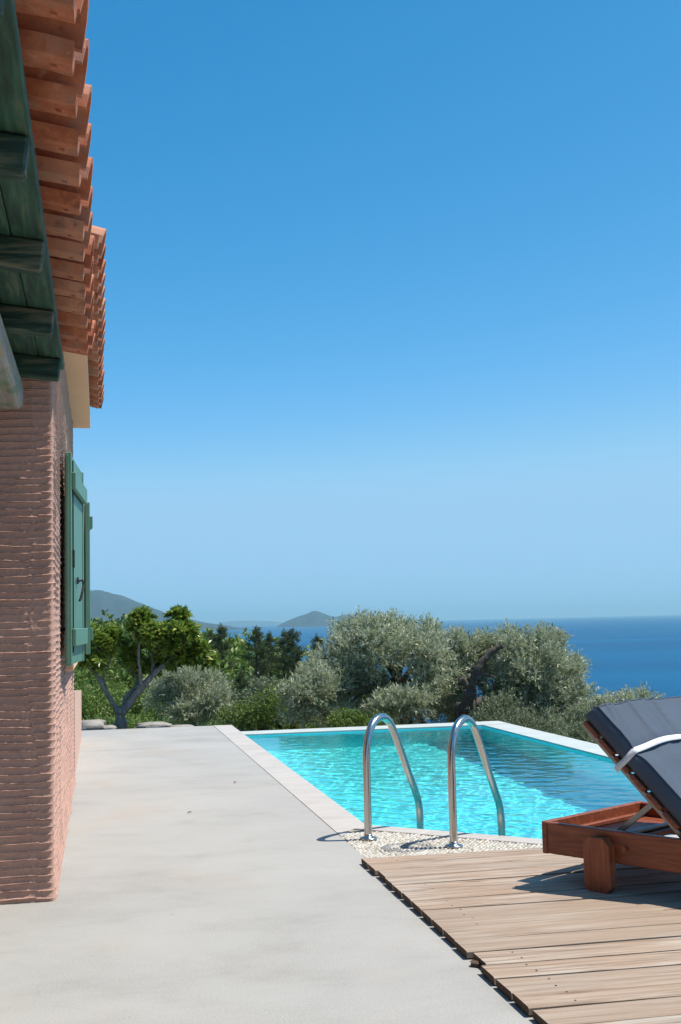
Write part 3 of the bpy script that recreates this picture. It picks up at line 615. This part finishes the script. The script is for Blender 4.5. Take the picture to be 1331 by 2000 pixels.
for yy in (.031, BW-.053): lbox('slat_support', .72, BL-.03, yy, yy+.022, Z1-.055, Z1-.027)
# backrest rotates about the hinge
HU, HZ, ANG = .735, .206, math.radians(43)
BM = Matrix.Translation((HU, 0, HZ)) @ rot_about('Y', ANG)          # local -x runs up the backrest
brl = .695
back = MB()
back.box(-brl, .02, .045, .065, -.04, -.018, .003, mtx=BM)
bk = back.build('backrest_bar', ALU, lou); MB().box(-brl, .02, BW-.065, BW-.045, -.04, -.018, .003, mtx=BM).build('backrest_bar', ALU, lou)
for k in range(7):
    a = -brl + k*.0995; MB().box(a, a+.084, .022, BW-.022, -.017, .004, .004, mtx=BM).build('backrest_slat', LWOOD, lou)
def W3(p): return BM @ Vector(p)
for yy in (.075, BW-.087):
    top = W3((-.27, 0, -.04)); m = MB()
    a = Vector((top.x, yy, top.z)); b = Vector((.30, yy, .20)); d_ = (b-a); nrm = Vector((-d_.z, 0, d_.x)).normalized()*.011; vs = [q+o_+Vector((0, s_, 0)) for q in (a, b) for o_ in (-nrm, nrm) for s_ in (0, .012)]
    m.add(vs, [(0, 1, 3, 2), (4, 6, 7, 5), (0, 4, 5, 1), (2, 3, 7, 6), (0, 2, 6, 4), (1, 5, 7, 3)]); m.build('backrest_prop', ALU, lou)
MB().tube([(.305, .07, .2), (.305, BW-.07, .2)], .011, 10).build('prop_cross_bar', ALU, lou)
MB().tube([tuple(W3((-.27, .06, -.045))), tuple(W3((-.27, BW-.06, -.045)))], .009, 10).build('prop_pivot', ALU, lou)
# cushion: one padded mat bent over the backrest and along the bed
def cushion_path(t):
    # t metres from the head end; returns (x, z, nx, nz) of the underside line
    up = brl+.012
    if t < up: p = BM @ Vector((-up+t, 0, .006)); q = BM.to_3x3() @ Vector((0, 0, 1)); return p.x, p.z, q.x, q.z
    e = t-up; p = BM @ Vector((0, 0, .006)); k = min(1, e/.09); a = ANG*(1-k); return p.x+e*.99, p.z+(Z1+.002-p.z)*k, math.sin(a), math.cos(a)
TL = brl+.012+1.16; nt, nb = 190, 84; th = .078; y0c, y1c = .03, BW-.028
def cushion_mesh():
    T = np.linspace(0, TL, nt); B = np.linspace(0, 1, nb); V = np.zeros((nt, nb*2, 3))
    for i, t in enumerate(T):
        x, z, nx_, nz_ = cushion_path(t); tx, tz = nz_, -nx_
        endr = max(0, 1-min(t, TL-t)/.02); pull = 1-math.sqrt(max(0, 1-endr**2))
        strap = math.exp(-((t-.262)/.035)**2)
        for j, b in enumerate(B):
            yy = y0c+(y1c-y0c)*b; eb = max(0, 1-min(b, 1-b)*(y1c-y0c)/.02); er = math.sqrt(max(0, 1-eb**2)); h = th*(.28+.72*er)*(1-.25*pull)
            w1 = (fbm(b*17+t*3.2, t*1.6+b, 3, 3)-.5); w1 = float(w1); rd = 1-abs(2*float(vnoise(b*11+t*4.5+1.3*float(vnoise(t*3, b*3, 8)), t*1.1, 12))-1)
            fall = min(1, min(b, 1-b)*8)
            h += (.012*w1 + .016*(rd**6))*fall + .005*math.sin(b*math.pi) - .016*strap*(.4+.6*er)
            sidew = .006*float(vnoise(t*22, b*2, 44))*eb
            V[i, j] = (x+nx_*h, yy - (sidew if b < .5 else -sidew), z+nz_*h)
            V[i, 2*nb-1-j] = (x+nx_*.002, yy+(.006 if b < .02 else 0)-(.006 if b > .98 else 0), z+nz_*.002)
    return V
V = cushion_mesh(); nn = 2*nb; idx = np.arange(nt-1)[:, None]*nn; jj = np.arange(nn)[None]; j2 = (jj+1) % nn
q = np.stack([idx+jj, idx+j2, idx+nn+j2, idx+nn+jj], -1).reshape(-1, 4)
caps = []
for i in (0, nt-1):
    for j in range(nb-1): caps.append([i*nn+j, i*nn+nn-1-j, i*nn+nn-2-j, i*nn+j+1] if i == 0 else [i*nn+j, i*nn+j+1, i*nn+nn-2-j, i*nn+nn-1-j])
cu = link('lounger_cushion', np_mesh('lounger_cushion', V.reshape(-1, 3), np.concatenate([q, np.array(caps)])), FAB)
cu.location = lou.location; cu.rotation_euler = lou.rotation_euler; tag(cu, 'charcoal canvas cushion with white strap draped over the lounger backrest', 'cushion')
for jb in (2, nb-3):
    MB().tube([tuple(Vector(V[i, jb])+Vector((0, -.002 if jb < 9 else .002, .001))) for i in range(0, nt, 2)], .0042, 6).build('piping', FAB, cu, True)
MB().tube([tuple(Vector(V[1, j])) for j in range(2, nb-2, 2)], .0042, 6).build('piping', FAB, cu, True)
# strap round the cushion and the backrest
def strap():
    i0 = int(.262/TL*(nt-1)); m = MB(); sw = .0135
    x, z, nx_, nz_ = cushion_path(.262); tx, tz = nz_, -nx_; line = []
    Hn = np.array([V[i0, j, 0]*nx_+V[i0, j, 2]*nz_ for j in range(nb)]); Hm = np.array([Hn[max(0, j-4):j+5].max() for j in range(nb)]); Hm[:3] = Hn[:3]; Hm[-3:] = Hn[-3:]; Hs = np.array([Hm[max(0, j-min(4, j, nb-1-j)):j+min(4, j, nb-1-j)+1].mean() for j in range(nb)])
    for j in range(0, nb, 1):
        p = Vector(V[i0, j])+Vector((nx_, 0, nz_))*(max(Hs[j]-Hn[j], 0)+.005); sag = .02*math.sin(j/(nb-1)*math.pi); line.append((p+Vector((nx_, 0, nz_))*.004, sag))
    line = [(Vector((line[0][0].x, y0c-.007, line[0][0].z))-Vector((nx_, 0, nz_))*.012, 0)] + line + [(Vector((line[-1][0].x, y1c+.007, line[-1][0].z))-Vector((nx_, 0, nz_))*.012, 0)]
    dn = Vector((-nx_, 0, -nz_)); a = line[0][0]; b = line[-1][0]
    line = [(Vector((a.x, .012, a.z))+dn*(.055), 0), (Vector((a.x, .010, a.z))+dn*.03, 0)] + line + [(Vector((b.x, BW-.010, b.z))+dn*.03, 0), (Vector((b.x, BW-.012, b.z))+dn*.055, 0)]
    vs = []
    for p, sag in line:
        tdir = Vector((tx, 0, tz)); vs += [tuple(p-tdir*sw-tdir*sag), tuple(p+tdir*sw-tdir*sag), tuple(p+tdir*sw-tdir*sag+Vector((nx_, 0, nz_))*.0022), tuple(p-tdir*sw-tdir*sag+Vector((nx_, 0, nz_))*.0022)]
    n = len(line); m.add(vs, [(4*i+k, 4*i+(k+1) % 4, 4*i+4+(k+1) % 4, 4*i+4+k) for i in range(n-1) for k in range(4)]); return m.build('strap', WHITE, cu, True)
strap()

# ================================================================ small litter on the concrete
def litter(x, y, rz, s, label):
    m = MB(); n = 7; vs = []
    for k in range(n+1):
        t = k/n; w_ = math.sin(math.pi*min(1, t*1.02))**.8*.011*s; vs += [(t*.05*s, -w_, .004+.006*math.sin(t*3)), (t*.05*s, 0, .002+.004*math.sin(t*3)), (t*.05*s, w_, .0045+.007*math.sin(t*2.6))]
    m.add(vs, [(3*k+j, 3*k+j+1, 3*k+4+j, 3*k+3+j) for k in range(n) for j in (0, 1)]); o_ = m.build('dry_leaf', LITTER, None, True); o_.location = (x, y, 0); o_.rotation_euler = (0, 0, rz); tag(o_, label, 'leaf', 'dry leaves on the terrace')
LITTER = m_leaf('dry_leaf_skin', [(0, (.10, .07, .045)), (1, (.17, .12, .07))], None, .7, .1)
litter(.52, 7.6, .3, .55, 'curled dry leaf on the concrete halfway to the pool'); litter(.95, 8.9, 1.1, .7, 'dry leaf on the concrete close to the pool coping')
# ================================================================ VEGETATION
def unit(a): return a/np.maximum(1e-9, np.linalg.norm(a, axis=-1, keepdims=True))
def leaf_mesh(name, pos, dirs, nrm, ln, wd, fold=.18):
    # one four-cornered, slightly folded leaf per row
    dirs = unit(dirs); side = unit(np.cross(dirs, nrm)); nrm = np.cross(side, dirs); ln = ln[:, None]; wd = wd[:, None]
    v = np.stack([pos, pos+dirs*ln*.5+side*wd*.5+nrm*wd*fold, pos+dirs*ln, pos+dirs*ln*.5-side*wd*.5+nrm*wd*fold], 1).reshape(-1, 3)
    return np_mesh(name, v, np.arange(len(pos)*4).reshape(-1, 4), False)
def sprigs(c, d, n_leaf, stem, ln, wd, rg, spread=.9, droop=0):
    # leaves along short stems; c: stem foot, d: stem direction
    N = len(c); t = np.tile(np.linspace(.12, 1, n_leaf), (N, 1)); L = stem*(.7+.6*rg.random((N, 1)))
    pos = c[:, None]+d[:, None]*(t*L)[..., None]; ra = unit(rg.normal(size=(N, n_leaf, 3))); ra = unit(ra-d[:, None]*(ra*d[:, None]).sum(-1, keepdims=True))
    di = unit(d[:, None]*.75+ra*spread+np.array([0, 0, -droop])); nr = unit(rg.normal(size=di.shape)*.55+np.array([0, 0, 1.0])+ra*.2)
    f = lambda a: a.reshape(-1, 3)
    return f(pos), f(di), f(nr), (ln*(.7+.6*rg.random(N*n_leaf))), (wd*(.75+.5*rg.random(N*n_leaf)))
def blob_points(blobs, per, rg, up=.25, inner=.35, sub=12, sig=.17):
    # stem feet and directions: each ellipsoid (centre, radii) carries smaller tufts with gaps between them
    C, D = [], []
    for (c, r, wt) in blobs:
        n = int(per*wt); r = np.array(r); ns = max(4, int(sub*(.6+.5*wt))); sd_ = unit(rg.normal(size=(ns, 3))+np.array([0, 0, .35])); sc = np.array(c)+sd_*r*(.66+.3*rg.random((ns, 1)))
        k = rg.integers(0, ns, n); off = rg.normal(size=(n, 3)); off = unit(off)*(rg.random((n, 1))**.45)*sig*1.9
        p = sc[k]+off*r; d = unit(off/np.maximum(.001, sig)*.7+sd_[k]*.8)
        q = rg.random(n) < inner; dd = unit(rg.normal(size=(n, 3))); p[q] = np.array(c)+dd[q]*r*(rg.random(q.sum())**.5*.8)[:, None]
        C.append(p); D.append(unit(d+rg.normal(size=d.shape)*.35+np.array([0, 0, up])))
    return np.concatenate(C), np.concatenate(D)
def branch(m, pts, r0, r1, n=7, jit=0, seed=0):
    R_ = random.Random(seed); P = bez([tuple(p) for p in pts], 5); k = len(P)
    P = [Vector(p)+Vector((R_.uniform(-jit, jit), R_.uniform(-jit, jit), R_.uniform(-jit, jit)))*(0 < i < k-1) for i, p in enumerate(P)]
    m.tube(P, [(r0+(r1-r0)*i/(k-1))*(1+R_.uniform(-.12, .12)) for i in range(k)], n); return P
def px_blob(x, y, rx, ry, Y, wt=1, deep=1.0):
    c = at_y(x, y, Y); k = mpp(Y); return ((c.x, c.y, c.z), (rx*k, (rx+ry)*.5*k*deep, ry*k), wt)
# ---- olive trees behind the pool
def olive(name, label, foot, blobs, per, seed, trunk, limbs, group=None, cat='tree', mat=OLIVE, stem=.16, ln=.058, wd=.0145, nl=13, hub=None):
    rg = np.random.default_rng(seed); base = Vector(foot); t = wempty(name, tuple(base), 0, label, cat, group)
    m = MB(); branch(m, trunk, .095, .07, 10, .012, seed)
    for i, (pts, r0, r1) in enumerate(limbs): branch(m, pts, r0*.62, r1*.62, 8, .012, seed+i)
    m.build('trunk', BARK_O, t, True)
    tw = MB()
    tp = Vector(trunk[-1]) if hub is None else Vector(hub)
    for i, (c, r, w_) in enumerate(blobs):
        c = Vector(c); mid = tp.lerp(c, .5)+Vector((random.uniform(-.1, .1), random.uniform(-.1, .1), .08)); branch(tw, [tp, mid, c], .02, .008, 6, .02, seed*7+i)
        for k in range(5):
            a = unit(rg.normal(size=3)); e = c+Vector((a[0]*r[0], a[1]*r[1], abs(a[2])*r[2]))*.85; branch(tw, [c, c.lerp(e, .55)+Vector((0, 0, .04)), e], .014, .004, 5, .012, seed*9+i*5+k)
    tag(tw.build('twigs', BARK_O, t, True), kind='stuff')
    blobs = [(c, tuple(q*.86 for q in r), w_) for c, r, w_ in blobs]; C, D = blob_points(blobs, per*1.15, rg, .5, .22, 13, .18)
    cr = link('crown', leaf_mesh('crown', *sprigs(C, D, nl, stem, ln, wd, rg, .75)), mat, t); tag(cr, kind='stuff'); return t
YO = 16.2
A = lambda x, y, Y=YO: at_y(x, y, Y)
g0 = lambda p: Vector((p[0], p[1], float(ground_z(p[0], p[1]))))
f1 = g0((A(792, 1400).x, 16.2))
olive('olive_tree', 'silvery olive tree with the wide crown behind the two ladder rails', f1,
      [px_blob(725, 1281, 72, 62, 16.0, 1.5), px_blob(660, 1301, 60, 58, 16.3, 1.2), px_blob(700, 1251, 50, 36, 16.6, .8), px_blob(742, 1233, 34, 26, 16.2, .5), px_blob(785, 1256, 48, 38, 16.6, .8), px_blob(832, 1261, 40, 44, 16.4, .8), px_blob(850, 1301, 58, 60, 15.9, 1.2), px_blob(620, 1345, 46, 44, 15.8, .8), px_blob(590, 1375, 36, 36, 15.6, .55), px_blob(655, 1365, 60, 46, 16.1, .9), px_blob(722, 1345, 64, 52, 16.4, 1), px_blob(838, 1350, 50, 42, 16.5, .7), px_blob(640, 1405, 60, 26, 15.9, .5), px_blob(895, 1273, 34, 34, 16.5, .5), px_blob(862, 1335, 46, 50, 17.2, .8), px_blob(850, 1395, 55, 26, 17.2, .6), px_blob(760, 1398, 60, 24, 17.2, .6), px_blob(690, 1402, 60, 22, 16.8, .6), px_blob(800, 1372, 44, 30, 15.5, .6), px_blob(760, 1385, 40, 24, 15.5, .45)],
      430, 11, [f1, A(796, 1400), A(790, 1370), A(778, 1335)], [([A(790, 1372), A(815, 1395, 15.9), A(838, 1420, 15.7)], .08, .05), ([A(780, 1335), A(760, 1300), A(735, 1265)], .09, .04), ([A(782, 1338), A(812, 1300), A(850, 1270)], .08, .035)])
f2 = g0((A(905, 1420).x, 15.5))
olive('olive_tree', 'dark olive tree with a bare crooked limb standing against the sea', f2,
      [px_blob(1005, 1275, 44, 42, 16.2, .8), px_blob(1065, 1268, 36, 38, 16.3, .7), px_blob(1040, 1310, 68, 56, 16.0, 1.4), px_blob(1095, 1320, 50, 52, 16.2, 1.0), px_blob(960, 1310, 52, 52, 16.7, 1.0), px_blob(985, 1375, 66, 46, 16.5, 1.1), px_blob(1060, 1380, 62, 46, 16.1, 1.1), px_blob(1118, 1385, 42, 50, 15.9, .8), px_blob(915, 1310, 36, 44, 17.0, .6), px_blob(1085, 1425, 60, 30, 15.8, .6), px_blob(920, 1385, 34, 30, 16.8, .5), px_blob(900, 1350, 36, 50, 17.3, .6), px_blob(905, 1290, 46, 44, 16.9, .8), px_blob(945, 1275, 40, 36, 16.7, .6), px_blob(980, 1415, 60, 24, 16.6, .6), px_blob(1030, 1415, 60, 28, 16.6, .6)],
      430, 23, [f2, A(902, 1415, 15.3), A(908, 1385, 15.2), A(920, 1350, 15.1)],
      [([A(918, 1352, 15.1), A(930, 1315, 15.0), A(942, 1292, 15.0), A(962, 1272, 15.0), A(981, 1261, 15.0)], .085, .06), ([A(930, 1318, 15.0), A(950, 1318, 15.0), A(968, 1324, 15.1)], .04, .02), ([A(922, 1350, 15.1), A(905, 1325, 15.2), A(896, 1338, 15.2)], .05, .03), ([A(915, 1380, 15.7), A(960, 1360, 16), A(1030, 1330, 16.2)], .09, .04), ([A(928, 1345, 15.1), A(932, 1372, 15.0), A(930, 1385, 15.0)], .03, .012)], hub=A(985, 1400, 16.6))
f3 = g0((A(372, 1400, 19.5).x, 19.5))
olive('olive_bush', 'bushy young olive with dense grey-green leaves beside the citrus tree', f3,
      [px_blob(372, 1345, 52, 42, 19.5, 1.2), px_blob(405, 1370, 44, 40, 19.4, 1), px_blob(335, 1372, 42, 36, 19.7, .9), px_blob(385, 1392, 56, 28, 19.3, .9), px_blob(318, 1350, 26, 26, 20, .4)],
      420, 31, [f3, f3+Vector((.02, 0, .6)), A(375, 1385, 19.5)], [], None, 'bush')
f4 = g0((A(1200, 1400, 13.6).x+.9, 14.6))
olive('olive_bush', 'silvery olive shrub just showing above the lounger cushion', f4,
      [px_blob(1190, 1402, 40, 34, 15.2, .8), px_blob(1250, 1392, 40, 36, 15.2, .8), px_blob(1150, 1412, 28, 36, 15.6, .6), px_blob(1215, 1430, 75, 32, 14.9, .8)], 300, 37, [f4, f4+Vector((0, 0, .6)), A(1215, 1410, 15.1)], [], None, 'bush')
# ---- citrus tree at the end of the terrace
def citrus():
    Y = 14.95; rg = np.random.default_rng(5); P = lambda x, y, dy=0: at_y(x, y, Y+dy); foot = Vector((P(238, 1420).x, Y, -.12))
    t = wempty('citrus_tree', tuple(foot), 0, 'glossy green citrus tree with forked pale trunk at the terrace end', 'tree')
    m = MB(); branch(m, [foot, P(236, 1400), P(240, 1385)], .075, .064, 10, .008, 3)
    L = [([P(232, 1392), P(218, 1368), P(205, 1348), P(190, 1322), P(172, 1300), P(165, 1285)], .042, .02), ([P(207, 1352), P(202, 1325, .1), P(212, 1298, .1), P(222, 1270, .1)], .026, .012), ([P(240, 1388), P(248, 1360, .05), P(262, 1345, .1), P(268, 1330, .2)], .04, .02),
         ([P(242, 1388), P(262, 1362), P(282, 1338), P(305, 1312), P(328, 1292, .1), P(345, 1280, .1)], .062, .026), ([P(278, 1342), P(274, 1310, -.1), P(272, 1270, -.1), P(282, 1230, -.1)], .03, .012), ([P(300, 1318), P(300, 1280, .15), P(318, 1240, .15), P(325, 1215, .15)], .032, .012), ([P(326, 1293, .1), P(360, 1285, .2), P(395, 1280, .2)], .024, .01), ([P(276, 1345, .1), P(262, 1310, .3), P(255, 1285, .3)], .022, .01)]
    for i, (p, a, b) in enumerate(L): branch(m, p, a*.8, b*.8, 8, .008, 40+i)
    m.build('trunk', BARK_C, t, True)
    bl = [(178, 1245, 22, 30, .2, .8), (192, 1268, 30, 28, -.1, 1), (212, 1250, 22, 20, .1, .6), (175, 1285, 14, 14, 0, .35), (255, 1275, 26, 18, .15, .6), (280, 1215, 26, 22, 0, .8), (290, 1250, 34, 30, -.15, 1.2), (322, 1245, 34, 34, .1, 1.2), (345, 1212, 17, 18, .1, .45), (352, 1245, 32, 30, -.1, 1.1), (385, 1262, 32, 24, .1, .9), (360, 1278, 36, 18, .2, .7), (268, 1300, 20, 16, .3, .4), (325, 1278, 34, 20, .25, .6), (398, 1282, 18, 10, .2, .3), (300, 1300, 16, 14, .1, .25)]
    blobs = [px_blob(x, y+4, rx*.84, ry*.84, Y+dy, w_, 1.1) for x, y, rx, ry, dy, w_ in bl]
    C, D = blob_points(blobs, 118, rg, .7, .12, 6, .21)
    link('crown', leaf_mesh('crown', *sprigs(C, D, 9, .06, .098, .036, rg, 1.0, .25), fold=.12), CITRUS, t)['kind'] = 'stuff'
    tw = MB()
    for i in range(0, len(C), 14):
        c = Vector(C[i]); b = min((Vector(q[0]) for q in blobs), key=lambda q: (q-c).length); branch(tw, [b, b.lerp(c, .5), c], .008, .003, 5, .004, i)
    tag(tw.build('twigs', BARK_C, t, True), kind='stuff')
citrus()
# ---- shrubs of the maquis: a few shapes, many plants
def shrub_mesh(seed, n, lf, tall=1.0):
    rg = np.random.default_rng(seed); bl = []
    for i in range(9):
        a = rg.random()*6.28; r = rg.random()**.6*.62; z = .30+.42*rg.random()*(1-r*.6); q = .27+.17*rg.random(); bl.append(((r*math.cos(a), r*math.sin(a), z*tall), (q, q, q*.85*tall), 1))
    C, D = blob_points(bl, n/9, rg, .35, .25, 9, .24); keep = C[:, 2] > .0
    return leaf_mesh('foliage', *sprigs(C[keep], D[keep], 6, lf*1.2, lf, lf*.42, rg, .8))
def trunk_mesh(seed):
    m = MB()
    for k in range(4): a = k*1.6+seed; branch(m, [(0, 0, -.25), (.12*math.cos(a), .12*math.sin(a), .2), (.4*math.cos(a), .4*math.sin(a), .55)], .05, .015, 6, .01, seed*5+k)
    return m.mesh('stems', True)
SH = [shrub_mesh(100+i, 1700, .052, (1, 1.15, .85, 1, 1.2)[i]) for i in range(5)]
TR = [trunk_mesh(i) for i in range(2)]
for me in TR: me.materials.append(BARK_O)
for i, me in enumerate(SH): me.materials.append(MAQUIS if i < 3 else MAQ2)
def shrub(x, y, s, v, label, group, z=None):
    p = empty('shrub', (x, y, float(ground_z(x, y))-.08*s if z is None else z), random.uniform(0, 6.28), label, 'shrub', group)
    for nm, me in (('foliage', SH[v]), ('stems', TR[v % 2])):
        o = bpy.data.objects.new(nm, me); COL.objects.link(o); o.parent = p; o.scale = (s*random.uniform(.85, 1.2), s*random.uniform(.85, 1.2), s*random.uniform(.85, 1.15))
        if nm == 'foliage': o['kind'] = 'stuff'
    return p
rs = random.Random(3); placed = []
def free(x, y, r):
    return all((x-a)**2+(y-b)**2 > (r*.55+c*.55)**2 for a, b, c in placed)
n_s = 0
for k in range(2600):
    if n_s >= 120: break
    y = 17.5+rs.random()**1.3*42; u = rs.uniform(-.06, .21); x = u*y + rs.uniform(-.5, .5)
    if y < 19 and x < 1.4: continue
    if abs(x-f3.x) < 1.2 and abs(y-19.5) < 1.3: continue
    if u > .15 and y < 20: continue
    s = rs.uniform(1.0, 1.75)*(1+.012*(y-17)); 
    if not free(x, y, s): continue
    placed.append((x, y, s)); v = rs.choice((0, 0, 0, 1, 1, 1, 2, 2, 3, 4)); n_s += 1
    if v < 3: shrub(x, y, s, v, 'rounded bright green maquis shrub on the wooded slope below the terrace', 'green maquis shrubs on the slope')
    else: shrub(x, y, s, v, 'rounded grey-green maquis shrub on the wooded slope below the terrace', 'grey-green maquis shrubs on the slope')
for (px_, py_, Y_, s, v, lb) in ((515, 1375, 22.0, .95, 3, 'large grey-green lentisk shrub between the young olive and the wide olive tree'), (500, 1405, 17.6, .62, 0, 'small bright green shrub against the far corner of the pool coping'), (560, 1410, 17.4, .7, 1, 'low leafy green shrub just behind the far pool edge'), (700, 1412, 15.2, .5, 2, 'pale green weed tuft under the wide olive tree'), (1000, 1430, 15.0, .75, 4, 'grey-green shrub at the foot of the dark olive tree'), (1140, 1440, 14.6, .75, 3, 'grey-green shrub behind the pool beside the lounger'), (1050, 1445, 14.2, .6, 4, 'low grey-green shrub hugging the side overflow edge of the pool'), (1120, 1462, 12.8, .6, 3, 'low grey-green shrub behind the side overflow edge next to the cushion')):
    c = at_y(px_, py_, Y_); shrub(c.x, c.y, s, v, lb, None, c.z-.45*s)
# ---- pines standing out of the scrub
def pine_mesh(seed):
    rg = np.random.default_rng(seed); C, D = [], []; m = MB(); m.tube([(0, 0, -.6), (.02, .02, 1.5), (-.03, .03, 3.2), (.02, 0, 4.6)], [.14, .11, .06, .015], 7)
    for k in range(46):
        z = .9+3.6*(k/46)**.9; L = (1.25*(1-(z/4.75))**.8+.12)*(.65+.6*rg.random()); a = rg.random()*6.28; d = np.array([math.cos(a), math.sin(a), .25+.25*rg.random()]); e = np.array([0, 0, z])+d*L
        m.tube([(0, 0, z), tuple(np.array([0, 0, z])+d*L*.5-np.array([0, 0, .04])), tuple(e)], [.03*(1-z/5.5), .02*(1-z/5.5), .006], 5)
        n = int(20+L*46); t = .2+.8*rg.random(n)**.7; p = np.array([0, 0, z])+d*L*t[:, None]+rg.normal(size=(n, 3))*np.array([.13, .13, .07]); C.append(p); D.append(unit(d*.6+rg.normal(size=(n, 3))*.5+np.array([0, 0, .55])))
    C.append(np.array([0, 0, 4.55])+rg.normal(size=(25, 3))*np.array([.06, .06, .15])); D.append(unit(rg.normal(size=(25, 3))*.4+np.array([0, 0, 1])))
    C = np.concatenate(C); D = np.concatenate(D); return m.mesh('trunk', True), leaf_mesh('crown', *sprigs(C, D, 7, .09, .14, .022, rg, .6))
PM = [pine_mesh(300+i) for i in range(3)]
for a, b in PM: a.materials.append(BARK_P); b.materials.append(PINE)
def pine(px_, ptop, Y_, s, v, label):
    c = at_y(px_, ptop, Y_); p = empty('pine_tree', (c.x, c.y, c.z-4.75*s), random.uniform(0, 6.28), label, 'tree', 'pines on the slope')
    for nm, me in (('trunk', PM[v][0]), ('crown', PM[v][1])):
        o = bpy.data.objects.new(nm, me); COL.objects.link(o); o.parent = p; o.scale = (s, s, s)
        if nm == 'crown': o['kind'] = 'stuff'
for a in ((500, 1225, 46, .50, 0, 'dark cone-shaped pine left of the three close pines'), (528, 1236, 48, .46, 1, 'brown-tipped pine, leftmost of the three close pines below the island'), (555, 1232, 50, .46, 2, 'slender pine, middle of the three close pines below the island'), (572, 1229, 46, .52, 0, 'tall pine, rightmost of the three close pines below the island'), (618, 1242, 44, .5, 1, 'dark pine at the edge of the wide olive crown'), (432, 1222, 60, .6, 2, 'dark pine beside the citrus tree crown under the coastal hill'), (413, 1232, 62, .5, 0, 'smaller pine close behind the citrus tree crown'), (470, 1310, 36, .45, 1, 'shaded dead-looking pine low on the slope'), (232, 1208, 110, .7, 0, 'far small pine top left of the citrus crown'), (222, 1212, 112, .6, 1, 'far pine top beside the open shutter'), (198, 1210, 105, .7, 2, 'far pine top nearest the open shutter')): pine(*a)
# ---- the far wood on the ridge: one mass
def far_wood():
    rg = np.random.default_rng(77); C, D = [], []
    for k in range(900):
        y = 52+rg.random()**.8*75; x = rg.uniform(-.30, .24)*y; z = float(ground_z(x, y)); s = rg.uniform(.9, 2.0); n = 26
        d = unit(rg.normal(size=(n, 3))+np.array([0, 0, .5])); C.append(np.array([x, y, z+.9*s])+d*np.array([s, s, s*.95])*(.8+.3*rg.random((n, 1)))); D.append(unit(d+np.array([0, 0, .4])))
    C = np.concatenate(C); D = np.concatenate(D); o = link('far_wood', leaf_mesh('far_wood', *sprigs(C, D, 6, .3, .34, .17, rg, .9)), MAQUIS)
    tag(o, 'dense green wood covering the ridge below the coastal hill', 'wood', None, 'stuff')
far_wood()
# ---- ground cover: dry grass and weeds behind the terrace edge
def grass():
    rg = np.random.default_rng(9); N = 5200; x = rg.uniform(-1.5, 6.5, N); y = 14.1+rg.random(N)**1.6*6.5
    keep = ~((x > 1.2) & (y < 14.1)) & (fbm(x*.9, y*.9, 55) > .44); x, y = x[keep], y[keep]; z = ground_z(x, y); n = 6
    P = np.repeat(np.stack([x, y, z-.01], 1), n, 0); P[:, :2] += rg.normal(size=(len(P), 2))*.03; d = unit(rg.normal(size=(len(P), 3))*.35+np.array([0, 0, 1])); nr = unit(rg.normal(size=(len(P), 3)))
    o = link('dry_grass', leaf_mesh('dry_grass', P, d, nr, rg.uniform(.08, .3, len(P)), rg.uniform(.006, .013, len(P))), DRYG); tag(o, 'dry grass and weeds on the soil behind the terrace', 'grass', None, 'stuff')
grass()
# ---- pale rocks at the terrace end
def rock(px_, py_, Y_, rx, ry, rz, seed, label):
    c = at_y(px_, py_, Y_); nu, nv = 28, 16; u = np.linspace(0, 2*np.pi, nu); v_ = np.linspace(-1.2, 1.5, nv); U_, V_ = np.meshgrid(u, v_, indexing='ij')
    d = np.stack([np.cos(U_)*np.cos(V_), np.sin(U_)*np.cos(V_), np.sin(V_)], -1); f = 1+.55*(fbm(d[..., 0]*1.7+seed, d[..., 1]*1.7+d[..., 2]*1.3, seed, 4)-.5); f[-1] = f[0]
    p = np.sign(d)*np.abs(d)**.75*f[..., None]*np.array([rx, ry, rz]); o = link('rock', np_mesh('rock', p.reshape(-1, 3), grid_faces(nu, nv)), ROCK, None, (c.x, c.y, c.z)); tag(o, label, 'rock', 'rocks at the terrace end')
rock(176, 1418, 14.3, .17, .16, .075, 1, 'flat pale rock nearest the pink parapet wall'); rock(212, 1423, 14.25, .09, .1, .04, 2, 'small pale rock left of the citrus trunk')
rock(300, 1418, 14.35, .2, .14, .045, 5, 'long low pale rock right of the citrus trunk'); rock(355, 1420, 14.3, .15, .11, .03, 8, 'flat pale rock slab in the grass at the terrace edge')

for (x, y, s, v_, lb) in ((5.6, 9.6, 1.0, 4, 'grey-green shrub on the bank beyond the side pool edge, the nearest one'), (6.3, 11.3, 1.2, 1, 'green shrub on the bank beyond the side pool edge'), (7.6, 10.2, 1.3, 3, 'wide grey-green shrub lower on the bank beside the pool'), (7.2, 13.4, 1.3, 0, 'bright green shrub on the bank behind the lounger'), (9.2, 12.6, 1.5, 2, 'squat green shrub far down the bank beside the pool'), (8.8, 16.5, 1.6, 4, 'tall grey-green shrub far down the bank against the sea')): shrub(x, y, s, v_, lb, None)
# ================================================================ HAZE (the sea air between here and the far hills)
hz = MB().box(-39000, 39000, -39000, 39000, -42, 300).build('haze', None)
hm = bpy.data.materials.new('haze_air'); hm.use_nodes = True; hn = hm.node_tree; hn.nodes.remove(hn.nodes['Principled BSDF'])
pv = hn.nodes.new('ShaderNodeVolumePrincipled'); pv.inputs['Color'].default_value = (.50, .85, 1, 1); pv.inputs['Density'].default_value = 6.5e-5; pv.inputs['Anisotropy'].default_value = .1
hn.links.new(pv.outputs[0], hn.nodes['Material Output'].inputs['Volume']); hz.data.materials.append(hm); tag(hz, kind='stuff')
